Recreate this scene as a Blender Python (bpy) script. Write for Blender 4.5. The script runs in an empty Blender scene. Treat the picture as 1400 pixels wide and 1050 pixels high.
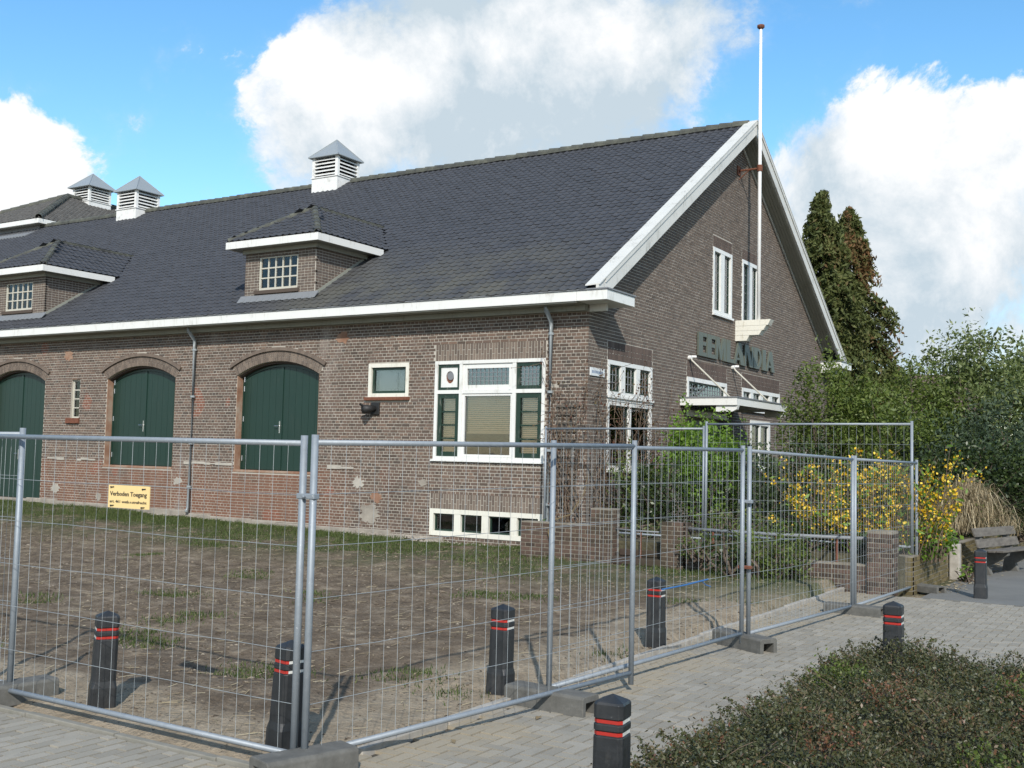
import bpy, bmesh, math, random
import numpy as np
from mathutils import Vector, Matrix
random.seed(7); rng = np.random.default_rng(11)
S = bpy.context.scene
COL = S.collection

# ------------------------------------------------------------------ camera
CAM = np.array([10.3601, -19.528, 2.0062])
FW = np.array([-0.527476, 0.847069, 0.065144]); RT = np.array([0.849437, 0.527197, 0.022807]); UP = np.array([0.015025, -0.067365, 0.997615])
FPX = 1494.2
cam = bpy.data.cameras.new('camera'); camo = bpy.data.objects.new('camera', cam); COL.objects.link(camo)
cam.sensor_width = 36.0; cam.lens = 36.0 * FPX / 1400.0; cam.clip_end = 3000; cam.clip_start = 0.05
m = Matrix.Identity(4)
for i in range(3):
    m[i][0] = RT[i]; m[i][1] = UP[i]; m[i][2] = -FW[i]; m[i][3] = CAM[i]
camo.matrix_world = m
S.camera = camo
S.render.resolution_x = 1024; S.render.resolution_y = 768

def ray(u, v): return FW + RT * (u - 700) / FPX + UP * (525 - v) / FPX
def at_z(u, v, z): d = ray(u, v); return CAM + d * (z - CAM[2]) / d[2]
def at_t(u, v, t): return CAM + ray(u, v) * t

# ------------------------------------------------------------------ light, sky, exposure
SUN = np.array([1.0, -1.45, 1.22]); SUN /= np.linalg.norm(SUN)
EL = math.asin(SUN[2]); AZ = math.atan2(SUN[0], SUN[1])
sl = bpy.data.lights.new('sun', 'SUN'); sl.energy = 3.6; sl.angle = math.radians(0.7); sl.color = (1.0, 0.955, 0.89)
so = bpy.data.objects.new('sun', sl); COL.objects.link(so)
so.rotation_euler = Vector(SUN).to_track_quat('Z', 'Y').to_euler(); so.location = (30, -40, 40)
S.view_settings.view_transform = 'Standard'; S.view_settings.look = 'None'
S.view_settings.exposure = 0.36; S.view_settings.gamma = 1.0

W = bpy.data.worlds.new('World'); S.world = W; W.use_nodes = True
nt = W.node_tree; nt.nodes.clear()
def wn(t, **kw):
    n = nt.nodes.new(t)
    for k, v in kw.items(): setattr(n, k, v)
    return n
def wmath(op, a, b=None, clamp=False):
    n = wn('ShaderNodeMath', operation=op, use_clamp=clamp)
    for i, x in enumerate((a, b)):
        if x is None: continue
        if isinstance(x, (int, float)): n.inputs[i].default_value = x
        else: nt.links.new(x, n.inputs[i])
    return n.outputs[0]
sky = wn('ShaderNodeTexSky', sky_type='NISHITA'); sky.sun_disc = False
sky.sun_elevation = EL; sky.sun_rotation = AZ; sky.altitude = 0; sky.air_density = 1.0; sky.dust_density = 0.35; sky.ozone_density = 2.2
tc = wn('ShaderNodeTexCoord')
def wnoise(scale, detail, rough=0.55, off=(0, 0, 0), dist=0.0):
    mp = wn('ShaderNodeMapping'); mp.inputs['Location'].default_value = off
    nt.links.new(tc.outputs['Generated'], mp.inputs['Vector'])
    n = wn('ShaderNodeTexNoise'); n.inputs['Scale'].default_value = scale; n.inputs['Detail'].default_value = detail
    n.inputs['Roughness'].default_value = rough; n.inputs['Distortion'].default_value = dist
    nt.links.new(mp.outputs[0], n.inputs['Vector']); return n.outputs['Fac']
def bump(u, v, rpx, stretch=None):
    d = ray(u, v); d = d / np.linalg.norm(d)
    n = wn('ShaderNodeVectorMath', operation='DISTANCE'); nt.links.new(tc.outputs['Generated'], n.inputs[0]); n.inputs[1].default_value = tuple(d)
    r = wn('ShaderNodeMapRange', interpolation_type='SMOOTHSTEP')
    nt.links.new(n.outputs['Value'], r.inputs['Value']); r.inputs['From Min'].default_value = rpx / FPX; r.inputs['From Max'].default_value = rpx * 0.25 / FPX
    return r.outputs[0]
def total(lst):
    acc = None
    for (u, v, r, w) in lst:
        b = wmath('MULTIPLY', bump(u, v, r), w)
        acc = b if acc is None else wmath('ADD', acc, b)
    return acc
# cumulus masses (where they stand in the sky) and the clear gaps between them
clouds = [(45, 245, 105, .95), (-50, 250, 130, .8), (0, 145, 60, .4), (450, 125, 150, .75), (570, 100, 170, .8), (560, 230, 200, .5), (720, 60, 230, .75), (740, 220, 200, .45), (860, 30, 200, .6),
          (880, 190, 150, .35), (430, 230, 110, .35), (1220, 220, 150, .9), (1170, 330, 180, .7), (1330, 270, 170, .6), (1400, 165, 100, .5), (1380, 400, 200, .65), (1110, 250, 90, .4), (1250, 420, 220, .65),
          (960, 20, 120, .4), (640, 10, 120, .3)]
field = total(clouds)
n1 = wnoise(8.5, 12.0, 0.66, (3.1, 1.7, 0.4), 0.25)
n1b = wnoise(8.5, 12.0, 0.66, (3.1 + .02, 1.7 - .02, 0.4 + .035), 0.25)
n0 = wnoise(2.3, 6.0, 0.55, (8.2, 2.7, 5.4))
inview = bump(700, 300, 2600)
away = wmath('SUBTRACT', 1.0, inview, True)
gen = wmath('MULTIPLY', away, wmath('MULTIPLY', wmath('SUBTRACT', n0, 0.40), 4.0))
f1 = wmath('ADD', wmath('ADD', field, gen), wmath('MULTIPLY', wmath('SUBTRACT', n1, 0.5), 3.0))
mr = wn('ShaderNodeMapRange', interpolation_type='SMOOTHSTEP'); nt.links.new(f1, mr.inputs['Value'])
mr.inputs['From Min'].default_value = 0.28; mr.inputs['From Max'].default_value = 0.56
bright = total([(60, 225, 130, .9), (-40, 230, 150, .7), (440, 100, 90, .8), (560, 85, 90, .75), (500, 160, 90, .3), (1200, 150, 110, .8), (1250, 190, 110, .4), (1400, 160, 110, .7), (1390, 320, 120, .7), (760, 10, 150, .25), (1060, 240, 70, .3), (1250, 420, 150, -.12), (760, 180, 150, -.10)])
n2 = wnoise(7.5, 10.0, 0.64, (1.3, 7.7, 2.4), .3)
br = wmath('ADD', wmath('ADD', bright, wmath('MULTIPLY', wmath('SUBTRACT', n2, 0.47), 2.6)), wmath('MULTIPLY', away, 0.35), False)
br = wmath('ADD', br, wmath('MULTIPLY', wmath('SUBTRACT', n1, n1b), 2.6))
br = wmath('ADD', br, 0.16, True)
mr2 = wn('ShaderNodeMapRange', interpolation_type='SMOOTHSTEP'); nt.links.new(f1, mr2.inputs['Value']); mr2.inputs['From Min'].default_value = 0.08; mr2.inputs['From Max'].default_value = 1.05
mk = wn('ShaderNodeMix', data_type='FLOAT'); nt.links.new(br, mk.inputs[0]); nt.links.new(mr2.outputs[0], mk.inputs[2]); nt.links.new(mr.outputs[0], mk.inputs[3]); mask = mk.outputs[0]
cmix = wn('ShaderNodeMix', data_type='RGBA'); nt.links.new(br, cmix.inputs[0])
cmix.inputs[6].default_value = (0.46, 0.545, 0.61, 1); cmix.inputs[7].default_value = (0.80, 0.81, 0.82, 1)
bg1 = wn('ShaderNodeBackground'); bg1.inputs['Strength'].default_value = 0.15
hs = wn('ShaderNodeHueSaturation'); hs.inputs['Saturation'].default_value = 1.22; hs.inputs['Hue'].default_value = 0.492; hs.inputs['Value'].default_value = 1.12; nt.links.new(sky.outputs[0], hs.inputs['Color']); nt.links.new(hs.outputs[0], bg1.inputs['Color'])
bg2 = wn('ShaderNodeBackground'); bg2.inputs['Strength'].default_value = 1.0; nt.links.new(cmix.outputs[2], bg2.inputs['Color'])
ms = wn('ShaderNodeMixShader'); nt.links.new(mask, ms.inputs[0]); nt.links.new(bg1.outputs[0], ms.inputs[1]); nt.links.new(bg2.outputs[0], ms.inputs[2])
wo = wn('ShaderNodeOutputWorld'); nt.links.new(ms.outputs[0], wo.inputs['Surface'])

# ------------------------------------------------------------------ materials
class MT:
    """small node-material builder"""
    def __init__(s, name):
        s.m = bpy.data.materials.new(name); s.m.use_nodes = True; s.t = s.m.node_tree; s.t.nodes.clear()
        s.out = s.n('ShaderNodeOutputMaterial'); s.b = s.n('ShaderNodeBsdfPrincipled'); s.l(s.b.outputs[0], s.out.inputs[0])
        s.geo = None
    def n(s, t, **kw):
        n = s.t.nodes.new(t)
        for k, v in kw.items(): setattr(n, k, v)
        return n
    def l(s, a, b): s.t.links.new(a, b)
    def pos(s):
        if s.geo is None: s.geo = s.n('ShaderNodeNewGeometry')
        return s.geo.outputs['Position']
    def noise(s, scale, detail=4, rough=.55, vec=None, stretch=None, dist=0):
        n = s.n('ShaderNodeTexNoise'); n.inputs['Scale'].default_value = scale; n.inputs['Detail'].default_value = detail; n.inputs['Roughness'].default_value = rough; n.inputs['Distortion'].default_value = dist
        v = vec or s.pos()
        if stretch:
            mp = s.n('ShaderNodeMapping'); mp.inputs['Scale'].default_value = stretch; s.l(v, mp.inputs['Vector']); v = mp.outputs[0]
        s.l(v, n.inputs['Vector']); return n.outputs['Fac']
    def ramp(s, fac, stops, interp='LINEAR'):
        r = s.n('ShaderNodeValToRGB'); r.color_ramp.interpolation = interp
        e = r.color_ramp.elements
        while len(e) < len(stops): e.new(0.5)
        for el, (p, c) in zip(e, stops):
            el.position = p; el.color = (*c, 1) if len(c) == 3 else c
        s.l(fac, r.inputs[0]); return r.outputs[0]
    def mix(s, fac, a, b, bt='MIX'):
        n = s.n('ShaderNodeMix', data_type='RGBA', blend_type=bt)
        for i, x in ((0, fac), (6, a), (7, b)):
            if isinstance(x, (int, float)): n.inputs[i].default_value = x
            elif isinstance(x, tuple): n.inputs[i].default_value = (*x, 1)
            else: s.l(x, n.inputs[i])
        return n.outputs[2]
    def math(s, op, a, b=None, clamp=False):
        n = s.n('ShaderNodeMath', operation=op, use_clamp=clamp)
        for i, x in enumerate((a, b)):
            if x is None: continue
            if isinstance(x, (int, float)): n.inputs[i].default_value = x
            else: s.l(x, n.inputs[i])
        return n.outputs[0]
    def rng(s, v, a, b, c=0., d=1.):
        n = s.n('ShaderNodeMapRange', interpolation_type='SMOOTHSTEP'); s.l(v, n.inputs['Value'])
        for k, x in (('From Min', a), ('From Max', b), ('To Min', c), ('To Max', d)): n.inputs[k].default_value = x
        return n.outputs[0]
    def attr(s, name): n = s.n('ShaderNodeAttribute', attribute_name=name); return n.outputs['Fac']
    def xyz(s):
        n = s.n('ShaderNodeSeparateXYZ'); s.l(s.pos(), n.inputs[0]); return n.outputs
    def col(s, c):
        if isinstance(c, tuple): s.b.inputs['Base Color'].default_value = (*c, 1)
        else: s.l(c, s.b.inputs['Base Color'])
        return s
    def rough(s, r):
        if isinstance(r, (int, float)): s.b.inputs['Roughness'].default_value = r
        else: s.l(r, s.b.inputs['Roughness'])
        return s
    def spec(s, v): s.b.inputs['Specular IOR Level'].default_value = v; return s
    def bump(s, h, strength=.3, dist=.01):
        n = s.n('ShaderNodeBump'); n.inputs['Strength'].default_value = strength; n.inputs['Distance'].default_value = dist
        s.l(h, n.inputs['Height']); s.l(n.outputs[0], s.b.inputs['Normal']); return s

def paint(name, c, var=.12, rough=.5, dirt=(.35, .33, .28), dirt_amt=.35, sc=3.0, bumpamt=.1):
    t = MT(name)
    n = t.noise(sc, 6, .65); n2 = t.noise(sc * 9, 4, .6, stretch=(1, 1, .15))
    c2 = tuple(x * (1 - var) for x in c)
    base = t.mix(n, c, c2)
    d = t.math('MULTIPLY', t.rng(t.math('MULTIPLY', n2, n), .27, .46), dirt_amt)
    t.col(t.mix(d, base, dirt)).rough(rough)
    t.bump(t.noise(40, 3), bumpamt, .003)
    return t.m

def brickmat(name, stops, stain=(.05, .04, .035), zred=False, stain_amt=.4):
    t = MT(name)
    r = t.attr('rnd')
    c = t.ramp(r, stops)
    n = t.noise(.55, 5, .6); n2 = t.noise(30, 4, .6)
    c = t.mix(t.math('MULTIPLY', t.rng(n, .5, .75), stain_amt), c, stain)
    if zred:
        x, y, z = t.xyz()
        low = t.math('MULTIPLY', t.rng(z, 1.75, 1.45), t.rng(x, -5.5, -7.5))
        low = t.math('MULTIPLY', low, t.rng(t.noise(.9, 4), .30, .55))
        c = t.mix(t.math('MULTIPLY', low, .65), c, (.235, .105, .062))
        pat = t.math('MULTIPLY', t.rng(t.noise(1.1, 2, .4), .66, .70), t.rng(x, -4.5, -6.5))
        c = t.mix(t.math('MULTIPLY', pat, .75), c, (.24, .095, .06))
        eff = t.math('MULTIPLY', t.rng(t.noise(.8, 6, .65, stretch=(1, 1, .45)), .58, .72), t.rng(x, -2.5, -6))
        c = t.mix(t.math('MULTIPLY', eff, .45), c, (.34, .30, .27))
    c = t.mix(t.math('MULTIPLY', n2, .5), c, t.mix(1.0, c, (.55, .52, .5), 'MULTIPLY'))
    t.col(c).rough(.9).spec(.25).bump(n2, .35, .004)
    return t.m
M = {}
M['brick'] = brickmat('brick', [(0, (.095, .074, .060)), (.25, (.128, .094, .074)), (.5, (.160, .112, .086)), (.75, (.142, .105, .086)), (.92, (.195, .134, .10)), (1, (.09, .077, .068))], zred=True)
M['gbrick'] = brickmat('gable brick', [(0, (.115, .092, .076)), (.3, (.138, .110, .090)), (.7, (.160, .124, .100)), (1, (.126, .104, .089))], stain_amt=.2)
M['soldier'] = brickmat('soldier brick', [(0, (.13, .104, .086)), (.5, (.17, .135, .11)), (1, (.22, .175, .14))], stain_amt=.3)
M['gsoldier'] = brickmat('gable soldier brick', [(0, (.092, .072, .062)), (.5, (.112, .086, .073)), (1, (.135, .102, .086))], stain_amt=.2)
M['wallbrick'] = brickmat('garden brick', [(0, (.062, .046, .036)), (.5, (.095, .066, .051)), (1, (.125, .083, .064))], stain=(.06, .055, .03), stain_amt=.6)
M['mossbrick'] = brickmat('mossy brick', [(0, (.11, .09, .045)), (.5, (.16, .13, .06)), (1, (.19, .15, .075))], stain=(.09, .085, .02), stain_amt=.8)
t = MT('mortar'); t.col(t.ramp(t.noise(2.2, 6, .65), [(.25, (.29, .265, .225)), (.7, (.46, .425, .365))])).rough(.95).bump(t.noise(60, 3), .4, .004); M['mortar'] = t.m
t = MT('old mortar'); t.col(t.ramp(t.noise(4, 6, .65), [(.3, (.15, .13, .10)), (.7, (.27, .24, .19))])).rough(.95).bump(t.noise(40, 3), .4, .004); M['oldmortar'] = t.m
t = MT('render plinth'); t.col(t.ramp(t.noise(3, 6, .65), [(.3, (.20, .175, .145)), (.7, (.34, .305, .255))])).rough(.95).bump(t.noise(25, 5), .5, .01); M['plinth'] = t.m
t = MT('orange plaster'); t.col(t.ramp(t.noise(2.5, 6, .6), [(.3, (.20, .095, .055)), (.5, (.27, .16, .105)), (.7, (.33, .26, .20))])).rough(.9); M['reveal'] = t.m
t = MT('roof tile')
r = t.attr('rnd'); n = t.noise(.35, 5, .6)
x, y, z = t.xyz()
moss = t.math('MULTIPLY', t.math('MULTIPLY', t.rng(z, 7.6, 5.6), t.rng(x, -9.5, -6.5)), t.math('MULTIPLY', t.rng(x, .6, -2.2), t.rng(t.noise(.9, 5), .3, .62)))
c = t.ramp(r, [(0, (.045, .047, .052)), (.5, (.050, .052, .058)), (1, (.055, .057, .063))])
c = t.mix(t.math('MULTIPLY', t.rng(n, .45, .7), .25), c, (.041, .043, .048))
c = t.mix(t.math('MULTIPLY', moss, .65), c, (.098, .094, .072))
spk = t.rng(t.noise(14, 2, .5), .74, .80)
c = t.mix(t.math('MULTIPLY', spk, .35), c, (.20, .19, .16))
t.col(c).rough(.62).spec(.35).bump(t.noise(50, 3), .25, .003); M['tile'] = t.m
t = MT('ridge tile'); t.col(t.ramp(t.noise(3, 6, .65), [(.3, (.035, .037, .036)), (.55, (.075, .078, .062)), (.75, (.13, .13, .10))])).rough(.8).bump(t.noise(30, 4), .5, .006); M['ridge'] = t.m
t = MT('old tile'); t.col(t.ramp(t.noise(5, 6, .7), [(.3, (.05, .048, .044)), (.6, (.10, .095, .085)), (.8, (.18, .17, .15))])).rough(.85); M['oldtile'] = t.m
M['white'] = paint('white paint', (.72, .72, .685), .08, .45, (.34, .32, .26), .45, 2.2)
M['board'] = paint('weathered white board', (.62, .615, .57), .18, .6, (.22, .21, .17), .75, 2.0, .25)
M['soffit'] = paint('grey green soffit paint', (.28, .285, .24), .18, .6, (.12, .12, .08), .5)
M['cream'] = paint('cream paint', (.71, .69, .60), .1, .5, (.30, .25, .15), .5)
M['green'] = paint('dark green paint', (.011, .036, .026), .25, .38, (.03, .05, .04), .3, 1.5, .1)
M['greenframe'] = paint('dark green frame', (.012, .035, .022), .2, .4)
M['steel'] = paint('steel window paint', (.52, .50, .42), .15, .5, (.2, .15, .1), .5)
M['lead'] = paint('lead', (.20, .21, .22), .25, .6, (.35, .36, .36), .3)
M['zinc'] = paint('zinc', (.30, .33, .34), .2, .38, (.42, .44, .44), .4); M['zinc'].node_tree.nodes['Principled BSDF'].inputs['Metallic'].default_value = .1
M['louver'] = paint('white louvre', (.74, .74, .71), .12, .5, (.30, .29, .25), .6, 4)
t = MT('dark void'); t.col((.008, .008, .009)).rough(.95).spec(.05); M['void'] = t.m
t = MT('room dark'); t.col((.030, .030, .032)).rough(.9); M['room'] = t.m
M['letter'] = paint('grey green letters', (.105, .118, .095), .15, .5, (.06, .065, .05), .4)
M['blind'] = paint('beige blind', (.74, .50, .27), .15, .5, (.3, .22, .12), .3)
M['curtain'] = paint('net curtain', (.42, .42, .38), .35, .9, (.1, .1, .09), .5, 6)
def glassmat(name, refl=.10, tint=(.75, .8, .8)):
    t = MT(name); t.t.nodes.remove(t.b)
    tr = t.n('ShaderNodeBsdfTransparent'); tr.inputs[0].default_value = (*tint, 1)
    gl = t.n('ShaderNodeBsdfGlossy'); gl.inputs['Roughness'].default_value = .02; gl.inputs[0].default_value = (.9, .93, .95, 1)
    fr = t.n('ShaderNodeFresnel'); fr.inputs[0].default_value = 1.5
    bp = t.n('ShaderNodeBump'); bp.inputs['Strength'].default_value = .05; bp.inputs['Distance'].default_value = .02; t.l(t.noise(2.2, 2), bp.inputs['Height']); t.l(bp.outputs[0], gl.inputs['Normal'])
    mx = t.n('ShaderNodeMixShader'); t.l(t.math('ADD', fr.outputs[0], refl), mx.inputs[0]); t.l(tr.outputs[0], mx.inputs[1]); t.l(gl.outputs[0], mx.inputs[2]); t.l(mx.outputs[0], t.out.inputs[0])
    return t.m
M['glass'] = glassmat('window glass', .02, (1, 1, 1)); M['leadglass'] = glassmat('leaded glass', .14, (.5, .52, .55))
def metal(name, c, rough, met=.85):
    t = MT(name); n = t.noise(18, 5, .7); n2 = t.noise(4, 5, .6)
    cc = t.mix(n, c, tuple(x * .62 for x in c)); cc = t.mix(t.math('MULTIPLY', t.rng(n2, .58, .75), .3), cc, (.30, .32, .33))
    spk = t.rng(t.noise(60, 2), .70, .76); cc = t.mix(t.math('MULTIPLY', spk, .7), cc, (.60, .62, .62))
    t.col(cc).rough(rough); t.b.inputs['Metallic'].default_value = met; return t.m
M['galv'] = metal('galvanised steel', (.30, .335, .365), .55, .30)
M['wire'] = metal('galvanised wire', (.34, .37, .38), .6, .2)
M['chrome'] = metal('door hardware', (.7, .7, .7), .25, .9)
t = MT('rust'); t.col(t.ramp(t.noise(20, 5), [(.3, (.10, .035, .02)), (.7, (.20, .075, .04))])).rough(.9); M['rust'] = t.m
t = MT('pole white'); t.col(t.mix(t.rng(t.noise(6, 5, .6, stretch=(1, 1, .2)), .6, .75), (.80, .80, .78), (.55, .50, .42))).rough(.4); M['pole'] = t.m
t = MT('bollard rubber'); nz = t.noise(9, 6, .65)
spk = t.rng(t.noise(45, 2), .72, .78)
c = t.mix(nz, (.010, .011, .012), (.026, .028, .030)); c = t.mix(t.math('MULTIPLY', spk, .5), c, (.14, .14, .135))
scf = t.math('MULTIPLY', t.rng(t.noise(5, 6, .7, stretch=(1, 1, .3)), .52, .75), .5); c = t.mix(scf, c, (.085, .08, .072)); t.col(c).rough(t.rng(nz, .3, .7, .38, .65)).bump(t.noise(30, 5), .35, .004); M['bollard'] = t.m
t = MT('red band'); t.col(t.mix(t.noise(20, 4), (.42, .022, .014), (.30, .025, .018))).rough(.4); M['red'] = t.m
t = MT('reflective band'); t.col(t.mix(t.noise(20, 4), (.75, .75, .70), (.45, .44, .40))).rough(.4); M['refl'] = t.m
t = MT('concrete block'); c = t.ramp(t.noise(7, 7, .7), [(.3, (.075, .073, .065)), (.55, (.115, .112, .10)), (.8, (.17, .165, .15))])
sp = t.rng(t.noise(70, 2), .68, .74); c = t.mix(t.math('MULTIPLY', sp, .4), c, (.06, .058, .052)); t.col(c).rough(.95).bump(t.noise(60, 4), .5, .004); M['concrete'] = t.m
t = MT('kerb concrete'); c = t.ramp(t.noise(5, 7, .7), [(.3, (.24, .22, .185)), (.7, (.42, .39, .34))]); t.col(c).rough(.95).bump(t.noise(40, 4), .4, .005); M['kerb'] = t.m
t = MT('old kerb concrete'); c = t.ramp(t.noise(5, 7, .7), [(.3, (.15, .145, .12)), (.7, (.25, .235, .20))]); t.col(c).rough(.95); M['oldkerb'] = t.m
t = MT('paver'); r = t.attr('rnd'); c = t.ramp(r, [(0, (.245, .225, .185)), (.5, (.275, .254, .21)), (1, (.31, .286, .238))])
n = t.noise(.8, 6, .65); sand = t.math('MULTIPLY', t.rng(t.math('ADD', n, t.math('MULTIPLY', t.rng(t.xyz()[0], 6.9, 5.8, 0, .22), t.rng(t.xyz()[0], 4.6, 5.6))), .56, .74), .7)
c = t.mix(sand, c, (.32, .27, .19)); sp = t.rng(t.noise(90, 2), .60, .70); c = t.mix(t.math('MULTIPLY', sp, .35), c, (.11, .11, .10))
n3 = t.noise(6, 5, .6); c = t.mix(t.math('MULTIPLY', t.rng(n3, .55, .7), .25), c, (.14, .135, .12))
t.col(c).rough(.92).spec(.3).bump(t.noise(80, 4), .35, .003); M['paver'] = t.m
t = MT('joint sand'); t.col(t.ramp(t.noise(8, 5), [(.3, (.045, .04, .032)), (.7, (.085, .075, .058))])).rough(1); M['joint'] = t.m
t = MT('asphalt'); c = t.ramp(t.noise(.9, 7, .65), [(.3, (.115, .115, .108)), (.7, (.17, .168, .155))]); sp = t.rng(t.noise(110, 2), .6, .7); c = t.mix(t.math('MULTIPLY', sp, .4), c, (.26, .25, .23)); t.col(c).rough(.95).bump(t.noise(90, 3), .5, .005); M['asphalt'] = t.m
# soil of the cleared plot
t = MT('soil'); x, y, z = t.xyz()
nA = t.noise(.55, 7, .65); nB = t.noise(3.5, 7, .7); nC = t.noise(16, 5, .65); nD = t.noise(1.0, 7, .68, stretch=(.6, 1.2, 1))
dark = t.ramp(nB, [(.25, (.070, .052, .036)), (.5, (.145, .112, .080)), (.72, (.27, .22, .16))])
sandc = t.ramp(nB, [(.25, (.19, .15, .103)), (.5, (.285, .232, .165)), (.75, (.38, .32, .24))])
edge = t.math('MAXIMUM', t.rng(x, 3.4, 5.6), t.rng(y, -12.8, -14.0))
edge = t.rng(t.math('ADD', edge, t.math('MULTIPLY', t.math('SUBTRACT', nA, .5), 1.5)), .25, .75)
streak = t.math('MULTIPLY', t.rng(nD, .56, .68), .75)
c = t.mix(t.math('MAXIMUM', edge, streak), dark, sandc)
gz = t.math('MULTIPLY', t.rng(y, -6.5, -2.6), t.rng(t.math('ADD', nA, t.math('MULTIPLY', nC, .3)), .52, .68))
c = t.mix(t.math('MULTIPLY', gz, .8), c, (.052, .072, .026))
lt = t.rng(t.noise(28, 3, .6), .66, .74); c = t.mix(t.math('MULTIPLY', lt, .6), c, (.36, .31, .23))
dk = t.rng(t.noise(22, 3, .6), .62, .70); c = t.mix(t.math('MULTIPLY', dk, .7), c, (.035, .028, .02))
t.col(c).rough(1).spec(.1); hh = t.math('ADD', t.math('MULTIPLY', nB, .6), t.math('MULTIPLY', nC, .5)); t.bump(hh, 1.0, .07); M['soil'] = t.m
t = MT('soil clod'); t.col(t.mix(t.math('MULTIPLY', t.noise(3, 4), .5), t.ramp(t.attr('rnd'), [(0, (.05, .038, .027)), (.5, (.11, .085, .06)), (.85, (.20, .16, .115)), (1, (.34, .29, .22))]), (.10, .08, .06))).rough(1).spec(.1); M['clod'] = t.m
t = MT('garden earth'); t.col(t.ramp(t.noise(4, 6), [(.3, (.04, .035, .02)), (.7, (.10, .09, .05))])).rough(1).bump(t.noise(9, 5), .8, .05); M['earth'] = t.m
t = MT('weathered wood'); t.col(t.ramp(t.noise(3, 6, .6, stretch=(6, 1, 6)), [(.3, (.075, .066, .055)), (.7, (.155, .14, .118))])).rough(.85); M['wood'] = t.m
t = MT('bark'); t.col(t.ramp(t.noise(9, 6), [(.3, (.05, .036, .025)), (.7, (.13, .10, .075))])).rough(.95).bump(t.noise(20, 5), .6, .02); M['bark'] = t.m
t = MT('vine stem'); t.col(t.ramp(t.noise(9, 6), [(.3, (.07, .048, .033)), (.7, (.17, .12, .08))])).rough(.9); M['vine'] = t.m
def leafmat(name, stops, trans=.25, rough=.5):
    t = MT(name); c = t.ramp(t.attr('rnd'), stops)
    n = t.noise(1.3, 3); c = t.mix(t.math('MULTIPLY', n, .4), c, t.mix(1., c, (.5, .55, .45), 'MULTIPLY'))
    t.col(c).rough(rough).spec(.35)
    tl = t.n('ShaderNodeBsdfTranslucent'); t.l(t.mix(1., c, (1.1, 1.2, .7), 'MULTIPLY'), tl.inputs[0])
    mx = t.n('ShaderNodeMixShader'); mx.inputs[0].default_value = trans
    t.l(t.b.outputs[0], mx.inputs[1]); t.l(tl.outputs[0], mx.inputs[2]); t.l(mx.outputs[0], t.out.inputs[0]); return t.m
M['lf_conifer'] = leafmat('conifer foliage', [(0, (.034, .048, .013)), (.35, (.080, .098, .026)), (.62, (.115, .125, .036)), (.78, (.125, .092, .036)), (1, (.185, .092, .038))], .15, .7)
M['lf_bright'] = leafmat('bright green leaves', [(0, (.08, .15, .016)), (.6, (.145, .25, .03)), (1, (.22, .33, .055))], .35)
M['lf_mid'] = leafmat('mid green leaves', [(0, (.055, .085, .016)), (.6, (.115, .16, .032)), (1, (.18, .215, .055))], .3)
M['lf_olive'] = leafmat('olive green leaves', [(0, (.058, .085, .026)), (.5, (.118, .155, .050)), (.85, (.185, .22, .082)), (1, (.27, .29, .13))], .25)
M['lf_dark'] = leafmat('dark evergreen leaves', [(0, (.016, .028, .009)), (.6, (.034, .056, .016)), (1, (.075, .105, .03))], .15, .4)
M['lf_blue'] = leafmat('blue green needles', [(0, (.022, .038, .020)), (.6, (.045, .072, .038)), (1, (.08, .11, .06))], .12, .6)
M['lf_yellow'] = leafmat('yellow flowers', [(0, (.60, .33, .012)), (.5, (.78, .49, .025)), (1, (.88, .66, .09))], .2, .6)
M['lf_straw'] = leafmat('dry stalks', [(0, (.19, .14, .08)), (.5, (.34, .265, .16)), (1, (.50, .42, .28))], .1, .8)
M['lf_coton'] = leafmat('small evergreen leaves', [(0, (.026, .032, .014)), (.4, (.060, .068, .028)), (.65, (.092, .092, .040)), (.85, (.125, .095, .05)), (1, (.18, .082, .045))], .12, .42)
M['lf_grass'] = leafmat('grass', [(0, (.042, .065, .016)), (.6, (.078, .112, .027)), (1, (.15, .165, .06))], .3, .6)
M['lf_red'] = leafmat('reddish brown vine leaves', [(0, (.07, .025, .018)), (.6, (.13, .05, .03)), (1, (.15, .12, .05))], .25)
M['yellow'] = paint('yellow sign', (.76, .56, .25), .05, .45, (.5, .35, .12), .3)
t = MT('black print'); t.col((.015, .015, .015)).rough(.6); M['black'] = t.m
M['plate'] = paint('white name plate', (.66, .68, .68), .06, .35)
M['blueprint'] = paint('pale blue print', (.16, .22, .34), .1, .5)
t = MT('blue strap'); t.col((.03, .12, .30)).rough(.5); M['strap'] = t.m
M['housebrick'] = paint('far roof tiles', (.13, .085, .07), .3, .8)

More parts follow.
